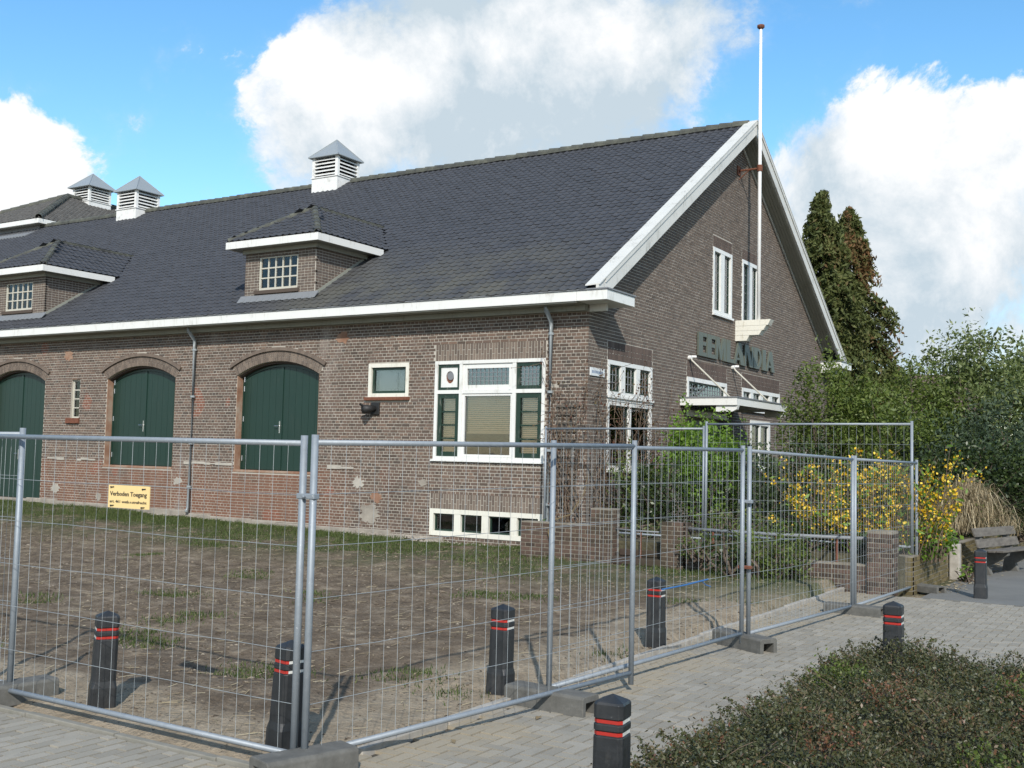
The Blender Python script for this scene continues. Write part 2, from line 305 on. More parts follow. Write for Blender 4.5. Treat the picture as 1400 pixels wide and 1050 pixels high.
# ------------------------------------------------------------------ mesh helpers
class MB:
    def __init__(s): s.v = []; s.f = []; s.r = []
    def add(s, vs, fs, rnd=None):
        o = len(s.v); s.v += [tuple(map(float, v)) for v in vs]; s.f += [tuple(i + o for i in f) for f in fs]
        if rnd is not None: s.r += [rnd] * len(fs)
        return s
    def box(s, x0, x1, y0, y1, z0, z1, rnd=None):
        x0, x1 = min(x0, x1), max(x0, x1); y0, y1 = min(y0, y1), max(y0, y1); z0, z1 = min(z0, z1), max(z0, z1)
        return s.add([(x0, y0, z0), (x1, y0, z0), (x1, y1, z0), (x0, y1, z0), (x0, y0, z1), (x1, y0, z1), (x1, y1, z1), (x0, y1, z1)],
                     [(0, 3, 2, 1), (4, 5, 6, 7), (0, 1, 5, 4), (1, 2, 6, 5), (2, 3, 7, 6), (3, 0, 4, 7)], rnd)
    def hexa(s, p, rnd=None):   # 8 points, bottom ring then top ring
        return s.add(p, [(0, 3, 2, 1), (4, 5, 6, 7), (0, 1, 5, 4), (1, 2, 6, 5), (2, 3, 7, 6), (3, 0, 4, 7)], rnd)
    def fbox(s, fr, u0, u1, d0, d1, v0, v1, rnd=None):
        if fr == 'F': return s.box(u0, u1, d0, d1, v0, v1, rnd)
        return s.box(-d1, -d0, u0, u1, v0, v1, rnd)
    def tube(s, pts, r, n=8, cap=True, rnd=None):
        pts = [np.array(p, float) for p in pts]; rs = r if isinstance(r, (list, tuple)) else [r] * len(pts)
        rings = []
        for i, p in enumerate(pts):
            a = pts[max(i - 1, 0)]; b = pts[min(i + 1, len(pts) - 1)]; d = b - a; d = d / (np.linalg.norm(d) + 1e-9)
            e = np.cross(d, (0, 0, 1.)); 
            if np.linalg.norm(e) < 1e-3: e = np.cross(d, (1., 0, 0))
            e /= np.linalg.norm(e); g = np.cross(d, e)
            rings.append([p + rs[i] * (math.cos(2 * math.pi * k / n) * e + math.sin(2 * math.pi * k / n) * g) for k in range(n)])
        vs = [q for ri in rings for q in ri]; fs = []
        for i in range(len(pts) - 1):
            for k in range(n): fs.append((i * n + k, (i + 1) * n + k, (i + 1) * n + (k + 1) % n, i * n + (k + 1) % n))
        if cap: fs += [tuple(range(n)), tuple((len(pts) - 1) * n + k for k in reversed(range(n)))]
        return s.add(vs, fs, rnd)
    def prism(s, poly, fn, d0, d1, rnd=None):   # poly in (u,v), fn(u,d,v)->xyz
        n = len(poly); vs = [fn(u, d0, v) for u, v in poly] + [fn(u, d1, v) for u, v in poly]
        fs = [tuple(range(n)), tuple(reversed(range(n, 2 * n)))] + [(i, i + n, (i + 1) % n + n, (i + 1) % n) for i in range(n)]
        return s.add(vs, fs, rnd)
    def build(s, name, mat, parent=None, smooth=False, bevel=0, kind=None, recalc=True):
        me = bpy.data.meshes.new(name); off = np.array(root_loc(parent))
        me.from_pydata((np.array(s.v, float).reshape(-1, 3) - off).tolist(), [], s.f)
        if recalc and len(s.f) < 6000:
            bm = bmesh.new(); bm.from_mesh(me); bmesh.ops.recalc_face_normals(bm, faces=bm.faces); bm.to_mesh(me); bm.free()
        if s.r and len(s.r) == len(s.f):
            a = me.attributes.new('rnd', 'FLOAT', 'FACE'); a.data.foreach_set('value', s.r)
        if smooth: me.polygons.foreach_set('use_smooth', [True] * len(me.polygons))
        me.materials.append(M[mat] if isinstance(mat, str) else mat); me.update()
        o = bpy.data.objects.new(name, me); COL.objects.link(o)
        if parent: o.parent = parent
        if kind: o['kind'] = kind
        if bevel:
            b = o.modifiers.new('bevel', 'BEVEL'); b.width = bevel; b.segments = 2; b.limit_method = 'ANGLE'; b.angle_limit = math.radians(40)
        return o
ROOT = {}
def root_loc(o):
    while o is not None and o.parent is not None: o = o.parent
    if o is None: return (0, 0, 0)
    return ROOT.get(o.name, (0, 0, 0))
def thing(name, loc, label, cat, group=None):
    o = bpy.data.objects.new(name, None); COL.objects.link(o); o.location = loc; o.empty_display_size = .2
    ROOT[o.name] = tuple(loc); return tag(o, label, cat, group)
def tag(o, label=None, cat=None, group=None, kind=None):
    if label: o['label'] = label
    if cat: o['category'] = cat
    if group: o['group'] = group
    if kind: o['kind'] = kind
    return o
def fast_mesh(name, verts, faces, mat, parent=None, rnd=None, kind=None):
    """verts (N,3), faces (F,k) all the same size"""
    off = np.array(root_loc(parent)); me = bpy.data.meshes.new(name)
    verts = np.asarray(verts, np.float32) - off.astype(np.float32); faces = np.asarray(faces, np.int32); k = faces.shape[1]
    me.vertices.add(len(verts)); me.vertices.foreach_set('co', verts.ravel())
    me.loops.add(faces.size); me.loops.foreach_set('vertex_index', faces.ravel())
    me.polygons.add(len(faces)); me.polygons.foreach_set('loop_start', np.arange(0, faces.size, k, dtype=np.int32)); me.polygons.foreach_set('loop_total', np.full(len(faces), k, np.int32))
    me.polygons.foreach_set('use_smooth', np.zeros(len(faces), bool)); me.update(calc_edges=True)
    if rnd is not None:
        a = me.attributes.new('rnd', 'FLOAT', 'FACE'); a.data.foreach_set('value', np.asarray(rnd, np.float32))
    me.materials.append(M[mat])
    o = bpy.data.objects.new(name, me); COL.objects.link(o)
    if parent: o.parent = parent
    if kind: o['kind'] = kind
    return o
def inst(name, me, loc, parent, rot=None):
    o = bpy.data.objects.new(name, me); COL.objects.link(o); off = root_loc(parent)
    o.parent = parent
    l = Vector(loc) - Vector(off)
    if rot is None: o.location = l
    else:
        mm = rot.to_4x4(); mm.translation = l; o.matrix_local = mm
    return o
BOXF = np.array([(4, 5, 6, 7), (0, 1, 5, 4), (1, 2, 6, 5), (2, 3, 7, 6), (3, 0, 4, 7), (0, 3, 2, 1)])
def boxes_mesh(name, B, mat, parent=None, rnd=None, kind='stuff'):
    """B: (N,6) array x0,x1,y0,y1,z0,z1 joined in one mesh"""
    B = np.asarray(B, float); x0, x1, y0, y1, z0, z1 = B.T
    V = np.stack([np.stack(a, -1) for a in ((x0, y0, z0), (x1, y0, z0), (x1, y1, z0), (x0, y1, z0), (x0, y0, z1), (x1, y0, z1), (x1, y1, z1), (x0, y1, z1))], 1)
    F = (np.arange(len(B))[:, None, None] * 8 + BOXF[None]).reshape(-1, 4)
    if rnd is None: rnd = rng.random(len(B))
    return fast_mesh(name, V.reshape(-1, 3), F, mat, parent, np.repeat(rnd, 6), kind)
_bm = {}
def box_piece(dx, dy, dz, mat, v):
    key = (round(dx, 3), round(dy, 3), round(dz, 3), mat, v)
    if key not in _bm:
        x, y, z = dx / 2, dy / 2, dz / 2
        me = bpy.data.meshes.new('piece'); me.from_pydata([(-x, -y, -z), (x, -y, -z), (x, y, -z), (-x, y, -z), (-x, -y, z), (x, -y, z), (x, y, z), (-x, y, z)], [], [tuple(map(int, f)) for f in BOXF])
        a = me.attributes.new('rnd', 'FLOAT', 'FACE'); a.data.foreach_set('value', [v / 7.0] * 6); me.materials.append(M[mat]); _bm[key] = me
    return _bm[key]
def split_pieces(B, mat, parent, single, joined, limit=300, ok=None):
    """the pieces nearest the camera become objects, the rest one joined part"""
    B = np.asarray(B, float); c = np.stack([(B[:, 0] + B[:, 1]) / 2, (B[:, 2] + B[:, 3]) / 2, (B[:, 4] + B[:, 5]) / 2], 1)
    d = np.linalg.norm(c - CAM, axis=1)
    if ok is not None: d = d + np.where(ok, 0, 1e4)
    order = np.argsort(d); n = min(limit, len(B)) if ok is None else min(limit, int(ok.sum()))
    for i in order[:n]:
        b = B[i]; inst(single, box_piece(b[1] - b[0], b[3] - b[2], b[5] - b[4], mat, random.randrange(8)), c[i], parent)
    if len(order) > n: boxes_mesh(joined, B[order[n:]], mat, parent)

# ------------------------------------------------------------------ terrain
def sm(a, b, x): t = np.clip((x - a) / (b - a), 0, 1); return t * t * (3 - 2 * t)
from mathutils import noise as mn
def hsoil(x, y):
    inside = (1 - sm(5.45, 5.6, x)) * sm(-14.35, -14.15, y)
    h = .02 + .10 * sm(-13, -1, y) + .22 * sm(-2, -18, x) * sm(-9, -1, y)
    n = mn.fractal(Vector((x * .7, y * .7, 3.3)), 1.0, 2.0, 5) * .06 + mn.noise(Vector((x * 3.6, y * 3.6, 1.1))) * .03
    return float(inside * (h + n * sm(-14.2, -13.2, y)) - (1 - inside) * .05)
xs = np.concatenate([[-900, -400, -200, -100, -60, -45, -36, -30], np.arange(-26, 6.2, .13), [6.6, 7.5, 9, 12, 16, 22, 30, 45, 70, 120, 250, 500, 900]])
ys = np.concatenate([[-900, -300, -120, -60, -40, -30, -24, -20, -17, -15.5], np.arange(-14.8, .8, .13), [2, 5, 10, 18, 26, 40, 70, 130, 250, 500, 900]])
V = []; nx, ny = len(xs), len(ys)
for yy in ys:
    for xx in xs: V.append((xx, yy, hsoil(xx, yy)))
idx = np.arange(nx * ny).reshape(ny, nx)
F = np.stack([idx[:-1, :-1], idx[:-1, 1:], idx[1:, 1:], idx[1:, :-1]], -1).reshape(-1, 4)
g = fast_mesh('ground', V, F, 'soil'); g['kind'] = 'structure'
g.data.polygons.foreach_set('use_smooth', [True] * len(g.data.polygons))
# raised garden in front of the gable
MB().hexa([(-.2, -1.62, -.1), (6.5, -1.62, -.1), (6.75, 30, -.1), (.05, 30, -.1), (-.2, -1.62, .5), (6.5, -1.62, .56), (6.75, 30, .62), (.05, 30, .62)]).build('garden_terrain', 'earth', kind='structure')

# ------------------------------------------------------------------ paving
pv = MB().box(5.62, 40, -40, -2.05, -.10, -.020).box(-30, 5.62, -40, -14.42, -.10, -.020).build('pavement', 'joint', kind='structure')
B = []
L, Wd, J = .21, .105, .0145
x0, y0 = 5.63, -19.5
for cy in range(0, 168):      # 90 degree herringbone on a half-brick grid
    for cx in range(0, 62):
        k = (cx - cy) % 4
        if k not in (0, 3): continue
        w, h = (L, Wd) if k == 0 else (Wd, L)
        qx, qy = x0 + cx * Wd, y0 + cy * Wd
        if qx + w > 12.05 or qy + h > -2.07 or (qx > 8.2 and qy < -9): continue
        z = rng.normal(0, .0022)
        B.append((qx + J / 2, qx + w - J / 2, qy + J / 2, qy + h - J / 2, -.05, z))
# stretcher bond west of the corner, rows running away from the street
ang = 0
for i in range(0, 92):
    xx = 5.62 - (i + 1) * Wd
    for j in range(-14, 10):
        yy = -14.6 - .21 * 9 + j * L + (L / 2 if i % 2 else 0)
        y1_ = min(yy + L, -14.42)
        if yy < -19 or y1_ - yy < .03: continue
        z = rng.normal(0, .003)
        B.append((xx + J / 2, xx + Wd - J / 2, yy + J / 2, y1_ - J / 2, -.05, z))
B = np.array(B)
Cc = np.stack([(B[:, 0] + B[:, 1]) / 2, (B[:, 2] + B[:, 3]) / 2, B[:, 5]], 1) - CAM
w_ = Cc @ FW; pu = 700 + FPX * (Cc @ RT) / w_; pvv = 525 - FPX * (Cc @ UP) / w_
vis = (w_ > 0) & (pu > -20) & (pu < 1420) & (pvv < 1070) & (B[:, 0] < 7.75)
split_pieces(B, 'paver', pv, 'paver', 'pavers', 300, vis)
MB().box(6.85, 60, -2.05, 90, -.12, .004).build('asphalt_path', 'asphalt', kind='structure')
kb = MB()
kerb = thing('kerb', (5.66, -9, 0), 'narrow pale concrete edging strip between soil plot and paving', 'kerb')
y = -13.75
while y < -2.6:
    MB().box(5.60 + .006 * math.sin(y), 5.665 + .006 * math.sin(y), y, y + .99, -.15, .045 + .008 * math.sin(y * 2.3)).build('kerb_stone', 'kerb', kerb, bevel=.006); y += 1.0
kerb2 = thing('kerb', (2, -14.4, 0), 'low concrete edging along the paving left of the fence corner', 'kerb')
x = -8.0
while x < 5.3:
    MB().box(x, x + .99, -14.415, -14.355, -.15, .024 + .006 * math.sin(x * 3)).build('kerb_stone', 'oldkerb', kerb2, bevel=.006); x += 1.0

# ------------------------------------------------------------------ brick hall
hall = thing('brick_hall', (-12, 8, 0), 'large brown brick hall with dark tiled gable roof behind the fencing', 'building')
CH, SL = .0695, .2230; JT = .0155
PX = .006   # how far the bricks stand proud of the mortar
# openings on the long wall: x0,x1,z0,z1 (arched ones handled apart)
BW = (-3.79, -.981, 1.88, 4.0375); SW = (-5.678, -4.52, 3.262, 4.024); BS = (-3.838, -.982, .234, .8115); SLT = (-16.40, -16.02, 2.77, 3.85)
DOORS = [(-9.90, -7.18, 1.50), (-14.86, -12.14, 1.50), (-20.25, -17.585, .44)]
SPR, CROWN, BANDT = 3.835, 4.17, 4.42
def arch_z(x, x0, x1, zs, zc):
    h = zc - zs; a = (x1 - x0) / 2; R = (a * a + h * h) / (2 * h); xc = (x0 + x1) / 2
    return zc - R + math.sqrt(max(R * R - (x - xc) ** 2, 0))
def arch_half(z, zs, zc, a):   # half-width of the segment at height z
    h = zc - zs; R = (a * a + h * h) / (2 * h); q = R * R - (z - zc + R) ** 2
    return math.sqrt(q) if q > 0 else 0
def cuts_F(z):
    c = []
    for (a, b, e, f) in (BW, SW, BS, SLT):
        if e - .012 < z < f + .012: c.append((a, b))
    if 4.035 < z < 4.42: c.append((BW[0] - .02, BW[1] + .02))
    if .80 < z < 1.16: c.append((BS[0] - .02, BS[1] + .02))
    if 1.77 < z < 1.885: c.append((BW[0] - .08, BW[1] + .05))
    if 4.03 < z < 4.045: c.append((SW[0], SW[1]))
    if 3.17 < z < 3.27: c.append((SW[0] - .09, SW[1] + .05))
    if 1.565 < z < 1.70: c.append((-99, -5.2)) if False else None
    for (a, b, zb) in DOORS:
        if zb - .08 < z <= SPR: c.append((a, b))
        elif SPR < z < BANDT + .1:
            xc = (a + b) / 2; hw = arch_half(z, SPR + .24, BANDT + .09, (b - a) / 2 + .14) if z > SPR + .24 else (b - a) / 2 + .14 * (z - SPR) / .24
            if hw > 0: c.append((xc - hw, xc + hw))
    return [q for q in c if q]
def subtract(lo, hi, cuts):
    segs = [(lo, hi)]
    for a, b in cuts:
        ns = []
        for s, e in segs:
            if b <= s or a >= e: ns.append((s, e)); continue
            if a > s: ns.append((s, a))
            if b < e: ns.append((b, e))
        segs = ns
    return segs
def courses(fr, lo_fn, hi_fn, z0, z1, cuts, phase=0.):
    """cross bond: a stretcher course, then a header course; clipped to the free intervals"""
    B = []; full = []; k = 0; z = z0
    while z + CH <= z1 + 1e-6:
        zc = z + CH / 2; lo, hi = lo_fn(zc), hi_fn(zc)
        pitch = SL if k % 2 == 0 else SL / 2
        off = (SL / 4 if k % 2 else 0) + (SL / 2 if k % 4 == 2 else 0) + phase
        if hi > lo:
            for s, e in subtract(lo, hi, cuts(zc)):
                u = math.floor((s - off) / pitch) * pitch + off
                while u < e:
                    a = max(u + JT / 2, s + .002); b = min(u + pitch - JT / 2, e - .002)
                    if b - a > .03:
                        j = rng.normal(0, .0016); zz = rng.normal(0, .001)
                        if fr == 'F': B.append((a, b, -PX + j, .02, z + JT / 2 + zz, z + CH - JT / 2 + zz))
                        else: B.append((-.02, PX + j, a, b, z + JT / 2 + zz, z + CH - JT / 2 + zz))
                        full.append(b - a > pitch - JT - .004)
                    u += pitch
        z += CH; k += 1
    return np.array(B), np.array(full)

# the wall bodies (mortar), built as strips round the openings
def wall_body(fr, segs, d1, name, mat, parent):
    mb = MB()
    for (u0, u1, v0, v1) in segs: mb.fbox(fr, u0, u1, 0, d1, v0, v1)
    return mb.build(name, mat, parent, recalc=False)
def arch_wall(mb, a, b, z_top):
    n = 16
    for i in range(n):
        u0 = a + (b - a) * i / n; u1 = a + (b - a) * (i + 1) / n
        h0 = arch_z(u0, a, b, SPR, CROWN); h1 = arch_z(u1, a, b, SPR, CROWN)
        mb.hexa([(u0, 0, h0), (u1, 0, h1), (u1, .3, h1), (u0, .3, h0), (u0, 0, z_top), (u1, 0, z_top), (u1, .3, z_top), (u0, .3, z_top)])
WT = 4.97
mb = MB()
ops = sorted([('w', BW), ('w', SW), ('w', SLT)] + [('d', (a, b, z, 0)) for a, b, z in DOORS], key=lambda q: q[1][0])
xa = -46.0
for k, o in ops:
    mb.box(xa, o[0], 0, .3, -.3, WT)
    if k == 'w':
        if o is BW:
            mb.box(o[0], o[1], 0, .3, o[3], WT); mb.box(o[0], BS[1], 0, .3, BS[3], o[2]); mb.box(o[0], BS[1], 0, .3, -.3, BS[2])
        else: mb.box(o[0], o[1], 0, .3, o[3], WT); mb.box(o[0], o[1], 0, .3, -.3, o[2])
    else:
        arch_wall(mb, o[0], o[1], WT); mb.box(o[0], o[1], 0, .3, -.3, o[2] - .06)
    xa = o[1]
mb.box(xa, -.3, 0, .3, -.3, WT)
# the basement window starts a little left of the window above
facade = mb.build('facade_wall', 'mortar', hall, recalc=False)
MB().box(BS[0] + .0, BS[0] + .05, -.004, .0, BS[2], BS[3]).build('window_reveal', 'mortar', facade)
Bf, ok = courses('F', lambda z: -30.0, lambda z: PX, .09, WT, cuts_F)
split_pieces(Bf, 'brick', facade, 'brick', 'brickwork', 300, ok)

# gable wall
RY, RZ, RS = 8.5, 11.10, .6375      # ridge position, slope of the roof surface
def roof_z(y): return RZ - RS * abs(y - RY)
GW = (.868, 3.079, 1.75, 4.055); U1 = (6.71, 8.065, 5.758, 7.474); U2 = (8.843, 10.172, 5.74, 7.498); EL_ = (5.105, 7.757, 3.10, 4.009); ER_ = (8.909, 12.098, 3.40, 3.989); LW = (9.58, 11.25, 1.75, 3.12); ED = (5.3, 8.2, .75, 3.02)
GOPS = [GW, U1, U2, EL_, ER_, LW, ED]
SOLD = {0: .40, 1: .30, 2: .30, 3: .40, 4: .40}
def cuts_G(z):
    c = []
    for i, (a, b, e, f) in enumerate(GOPS):
        if e - .012 < z < f + .012: c.append((a, b))
        if i in SOLD and f <= z < f + SOLD[i] + .01: c.append((a - .02, b + .02))
    return c
GY1 = 17.05
def lim_lo(z): return max(-PX, RY - (RZ - .36 - z) / RS)
def lim_hi(z): return min(GY1, RY + (RZ - .36 - z) / RS)
Bg, okg = courses('G', lim_lo, lim_hi, .09, RZ - .40, cuts_G, .11)
# gable body: quad strips between window edges
def gable_poly():
    mb = MB(); ysb = sorted(set([-.0, GY1, RY] + [v for o in GOPS for v in o[:2]] ))
    for a, b in zip(ysb[:-1], ysb[1:]):
        mid = (a + b) / 2; holes = sorted([(o[2], o[3]) for o in GOPS if o[0] - 1e-6 <= mid <= o[1] + 1e-6]); z = -.3
        for (e, f) in holes:
            if e > z: mb.box(-.3, 0, a, b, z, e)
            z = max(z, f)
        ta, tb = RZ - .36 - RS * abs(a - RY), RZ - .36 - RS * abs(b - RY)
        mb.hexa([(-.3, a, z), (0, a, z), (0, b, z), (-.3, b, z), (-.3, a, ta), (0, a, ta), (0, b, tb), (-.3, b, tb)])
    return mb
gable = gable_poly().build('gable_wall', 'mortar', hall, recalc=False)
split_pieces(Bg, 'gbrick', gable, 'brick', 'brickwork', 300, okg)
# back and far walls (close the volume)
MB().box(-46, 0, GY1 - .3, GY1, -.3, 5.2).box(-46, -45.7, .3, GY1 - .3, -.3, 5.2).build('back_wall', 'mortar', hall)

# soldier courses over the openings
def soldiers(fr, u0, u1, v0, h, mat, parent, single=False):
    B = []; n = max(1, round((u1 - u0) / .0695)); w = (u1 - u0) / n
    for i in range(n):
        a, b = u0 + i * w + JT / 2, u0 + (i + 1) * w - JT / 2
        cut = v0 + h * (.36 if i % 2 else .64)
        for (c, d) in ((v0 + .006, cut - JT / 2), (cut + JT / 2, v0 + h - .004)):
            j = rng.normal(0, .0015)
            B.append((a, b, -PX - .002 + j, .02, c, d) if fr == 'F' else (-.02, PX + .002 + j, a, b, c, d))
    boxes_mesh('soldier_course', B, mat, parent)
soldiers('F', BW[0], BW[1], BW[3], .37, 'soldier', facade)
soldiers('F', BS[0], BS[1], BS[3], .34, 'soldier', facade)
soldiers('F', BW[0] - .06, BW[1] + .03, 1.775, .10, 'soldier', facade)
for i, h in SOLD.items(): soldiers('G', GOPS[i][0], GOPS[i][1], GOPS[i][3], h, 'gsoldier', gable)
# thin vertical-brick string course low on the long wall
# arches over the doors: each voussoir row is real bricks set on the curve
def arch_bricks(a, b):
    mb = MB(); A = (b - a) / 2; xc = (a + b) / 2; h = CROWN - SPR; R = (A * A + h * h) / (2 * h); zc = CROWN - R
    th = math.asin(A / R) + .005; n = int(2 * th * (R + .13) / .066)
    for i in range(n):
        t0 = -th + 2 * th * i / n; t1 = -th + 2 * th * (i + 1) / n; e = .005 / R
        cut = .25 * (.40 if i % 2 else .62)
        for (r0, r1) in ((R + .004, R + cut - .005), (R + cut + .005, R + .25)):
            p = [(xc + r * math.sin(t), d, zc + r * math.cos(t)) for d in (-.02, .1) for (r, t) in ((r0, t0 + e), (r0, t1 - e), (r1, t1 - e), (r1, t0 + e))]
            mb.hexa(p, rng.random())
    mb.build('arch', 'soldier', facade, kind='stuff')
    # hood moulding
    m2 = MB(); n = 28
    for i in range(n):
        t0 = -th - .02 + (2 * th + .04) * i / n; t1 = -th - .02 + (2 * th + .04) * (i + 1) / n
        p = [(xc + r * math.sin(t), d, zc + r * math.cos(t)) for d in (-.065, .03) for (r, t) in ((R + .255, t0), (R + .255, t1), (R + .335, t1), (R + .335, t0))]
        m2.hexa(p, .3 + .5 * rng.random())
    m2.build('hood_mould', 'soldier', facade)
    m3 = MB(); n = 28     # mortar bed behind the voussoirs
    for i in range(n):
        t0 = -th + 2 * th * i / n; t1 = -th + 2 * th * (i + 1) / n
        m3.hexa([(xc + r * math.sin(t), d, zc + r * math.cos(t)) for d in (-.012, .02) for (r, t) in ((R, t0), (R, t1), (R + .255, t1), (R + .255, t0))])
    m3.build('arch_mortar', 'mortar', facade)
for a, b, z in DOORS: arch_bricks(a, b)
# sills and plinths
MB().box(SW[0] - .08, SW[1] + .04, -.07, .05, 3.185, 3.262).build('sill', 'rust', facade, bevel=.01)
MB().box(SLT[0] - .12, SLT[1] + .05, -.07, .05, 2.62, 2.77).build('sill', 'rust', facade, bevel=.01)
pl = MB(); x = -30.0
while x < -4.2:
    w = .8 + rng.random() * .8; zt = hsoil(x, -.2) + .08 + .06 * rng.random(); pl.box(x, x + w, -.05 - .05 * rng.random(), .02, -.2, zt); x += w
pl.build('plinth', 'plinth', hall, bevel=.02)

ld = MB(); x = -17.5
while x < -6.4:
    w = rng.uniform(.12, .5)
    if rng.random() < .72 and not any(a - .05 < x + w and x < b + .05 for a, b, z in DOORS): ld.box(x, x + w, -.018 - .012 * rng.random(), .0, 1.60 + rng.normal(0, .008), 1.66 + rng.normal(0, .012))
    x += w
ld.build('mortar_ledge', 'mortar', facade, kind='stuff')
for (px, pz, rr, mt) in ((-5.55, .62, .30, 'plinth'), (-5.35, 1.0, .16, 'reveal'), (-4.05, 1.37, .12, 'plinth'), (-5.9, 1.30, .17, 'mortar'), (-16.6, 4.55, .2, 'reveal'), (-13.0, 1.25, .15, 'mortar'), (-13.9, 1.2, .13, 'lead'), (-11.9, 1.15, .14, 'mortar'), (-16.9, .8, .18, 'mortar'), (-6.5, 4.65, .19, 'reveal'), (-15.0, .62, .14, 'plinth')):
    n_ = 26; MB().prism([(px + rr * (.55 + .75 * rng.random()) * math.cos(2 * math.pi * k / n_), pz + rr * .8 * (.55 + .75 * rng.random()) * math.sin(2 * math.pi * k / n_)) for k in range(n_)], lambda u, d, v: (u, d, v), -.0115, .0).build('plaster_patch', mt, facade)
# doors
def door(a, b, zb):
    d = MB()   # back panel
    n = 24; A = a + .02; Bx = b - .02
    poly = [(A, zb), (Bx, zb)] + [(Bx - (Bx - A) * i / n, arch_z(Bx - (Bx - A) * i / n, a, b, SPR - .06, CROWN - .06)) for i in range(n + 1)]
    d.prism(poly, lambda u, dd, v: (u, dd, v), .235, .26)
    o = d.build('door', 'green', hall)
    xc = (a + b) / 2
    for lo, hi in ((A + .05, xc - .004), (xc + .004, Bx - .05)):
        m_ = 6; w = (hi - lo) / m_
        for i in range(m_):
            u0, u1 = lo + i * w + .003, lo + (i + 1) * w - .003
            z0, z1 = arch_z(u0, a, b, SPR - .06, CROWN - .06) - .07, arch_z(u1, a, b, SPR - .06, CROWN - .06) - .07
            MB().hexa([(u0, .205, zb + .02), (u1, .205, zb + .02), (u1, .236, zb + .02), (u0, .236, zb + .02), (u0, .205, z0), (u1, .205, z1), (u1, .236, z1), (u0, .236, z0)]).build('plank', 'green', o)
    MB().box(xc - .05, xc + .03, .185, .206, zb + .02, CROWN - .13).build('meeting_strip', 'green', o)
    # frame round the leaves
    fr = MB()
    for i in range(n):
        u0 = A + (Bx - A) * i / n; u1 = A + (Bx - A) * (i + 1) / n
        z0, z1 = arch_z(u0, a, b, SPR - .06, CROWN - .06), arch_z(u1, a, b, SPR - .06, CROWN - .06)
        fr.hexa([(u0, .19, z0 - .06), (u1, .19, z1 - .06), (u1, .25, z1 - .06), (u0, .25, z0 - .06), (u0, .19, z0), (u1, .19, z1), (u1, .25, z1), (u0, .25, z0)])
    fr.box(A, A + .05, .19, .25, zb, SPR - .05).box(Bx - .05, Bx, .19, .25, zb, SPR - .05); fr.build('door_frame', 'green', o)
    hz = zb + 1.05 if zb > 1 else zb + 1.25
    MB().box(xc - .055, xc - .02, .175, .186, hz - .13, hz + .16).tube([(xc - .037, .18, hz + .04), (xc - .037, .13, hz + .04), (xc - .17, .13, hz + .04)], .011, 6).build('handle', 'chrome', o)
    for hh in (zb + .22, zb + 1.2, SPR - .38, SPR - .15): MB().tube([(A + .055, .19, hh), (A + .055, .19, hh + .13)], .016, 6).build('hinge', 'chrome', o)
    # reveals
    MB().box(a - .002, a + .018, .008, .235, zb, SPR + .05).build('reveal', 'reveal', o); MB().box(b - .018, b + .002, .008, .235, zb, SPR + .05).build('reveal', 'reveal', o)
    n2 = 20; sf = MB()
    for i in range(n2):
        u0 = a + (b - a) * i / n2; u1 = a + (b - a) * (i + 1) / n2; z0, z1 = arch_z(u0, a, b, SPR, CROWN), arch_z(u1, a, b, SPR, CROWN)
        sf.hexa([(u0, .09, z0 - .05), (u1, .09, z1 - .05), (u1, .26, z1 - .05), (u0, .26, z0 - .05), (u0, .09, z0 + .002), (u1, .09, z1 + .002), (u1, .26, z1 + .002), (u0, .26, z0 + .002)])
    sf.build('arch_soffit', 'gsoldier', o)
    MB().box(a, b, -.035, .25, zb - .06, zb).build('threshold', 'reveal' if zb > 1 else 'plinth', o, bevel=.01)
for q in DOORS: door(*q)
# bricked-up panels with quoins under the raised doors (a little proud of the wall)
for a, b, zb in DOORS[:2]:
    Bp = []; z = .30; k = 0
    while z + CH < zb - .07:
        u = a - .02 + (0 if k % 2 else -SL / 4)
        while u < b + .02:
            p0, p1 = max(u, a - .02) + JT / 2, min(u + SL, b + .02) - JT / 2
            if p1 - p0 > .03: Bp.append((p0, p1, -PX - .024, .0, z + JT / 2, z + CH - JT / 2))
            u += SL
        z += CH; k += 1
    MB().box(a - .02, b + .02, -.022, -.0005, .28, zb - .062).build('infill_mortar', 'mortar', facade)
    boxes_mesh('infill_brickwork', Bp, 'brick', facade)

# ------------------------------------------------------------------ windows
def frame_rect(mb, fr, u0, u1, v0, v1, w, d0, d1):
    mb.fbox(fr, u0, u0 + w, d0, d1, v0, v1); mb.fbox(fr, u1 - w, u1, d0, d1, v0, v1)
    mb.fbox(fr, u0 + w, u1 - w, d0, d1, v0, v0 + w); mb.fbox(fr, u0 + w, u1 - w, d0, d1, v1 - w, v1)
    return mb
def pane(fr, u0, u1, v0, v1, d, parent, mat='glass'):
    MB().fbox(fr, u0, u1, d, d + .006, v0, v1).build('pane', mat, parent)
def grid(fr, u0, u1, v0, v1, nu, nv, w, d0, d1, mat, parent, name='muntin'):
    mb = MB()
    for i in range(1, nu): c = u0 + (u1 - u0) * i / nu; mb.fbox(fr, c - w / 2, c + w / 2, d0, d1, v0, v1)
    for j in range(1, nv): c = v0 + (v1 - v0) * j / nv; mb.fbox(fr, u0, u1, d0 + .001, d1 - .001, c - w / 2, c + w / 2)
    mb.build(name, mat, parent)
def room(fr, u0, u1, v0, v1, parent, depth=.7):
    mb = MB(); mb.fbox(fr, u0, u1, depth, depth + .02, v0, v1); mb.fbox(fr, u0 - .02, u0, .2, depth, v0, v1); mb.fbox(fr, u1, u1 + .02, .2, depth, v0, v1); mb.fbox(fr, u0, u1, .2, depth, v0 - .02, v0); mb.fbox(fr, u0, u1, .2, depth, v1, v1 + .02)
    mb.build('room_lining', 'room', parent)
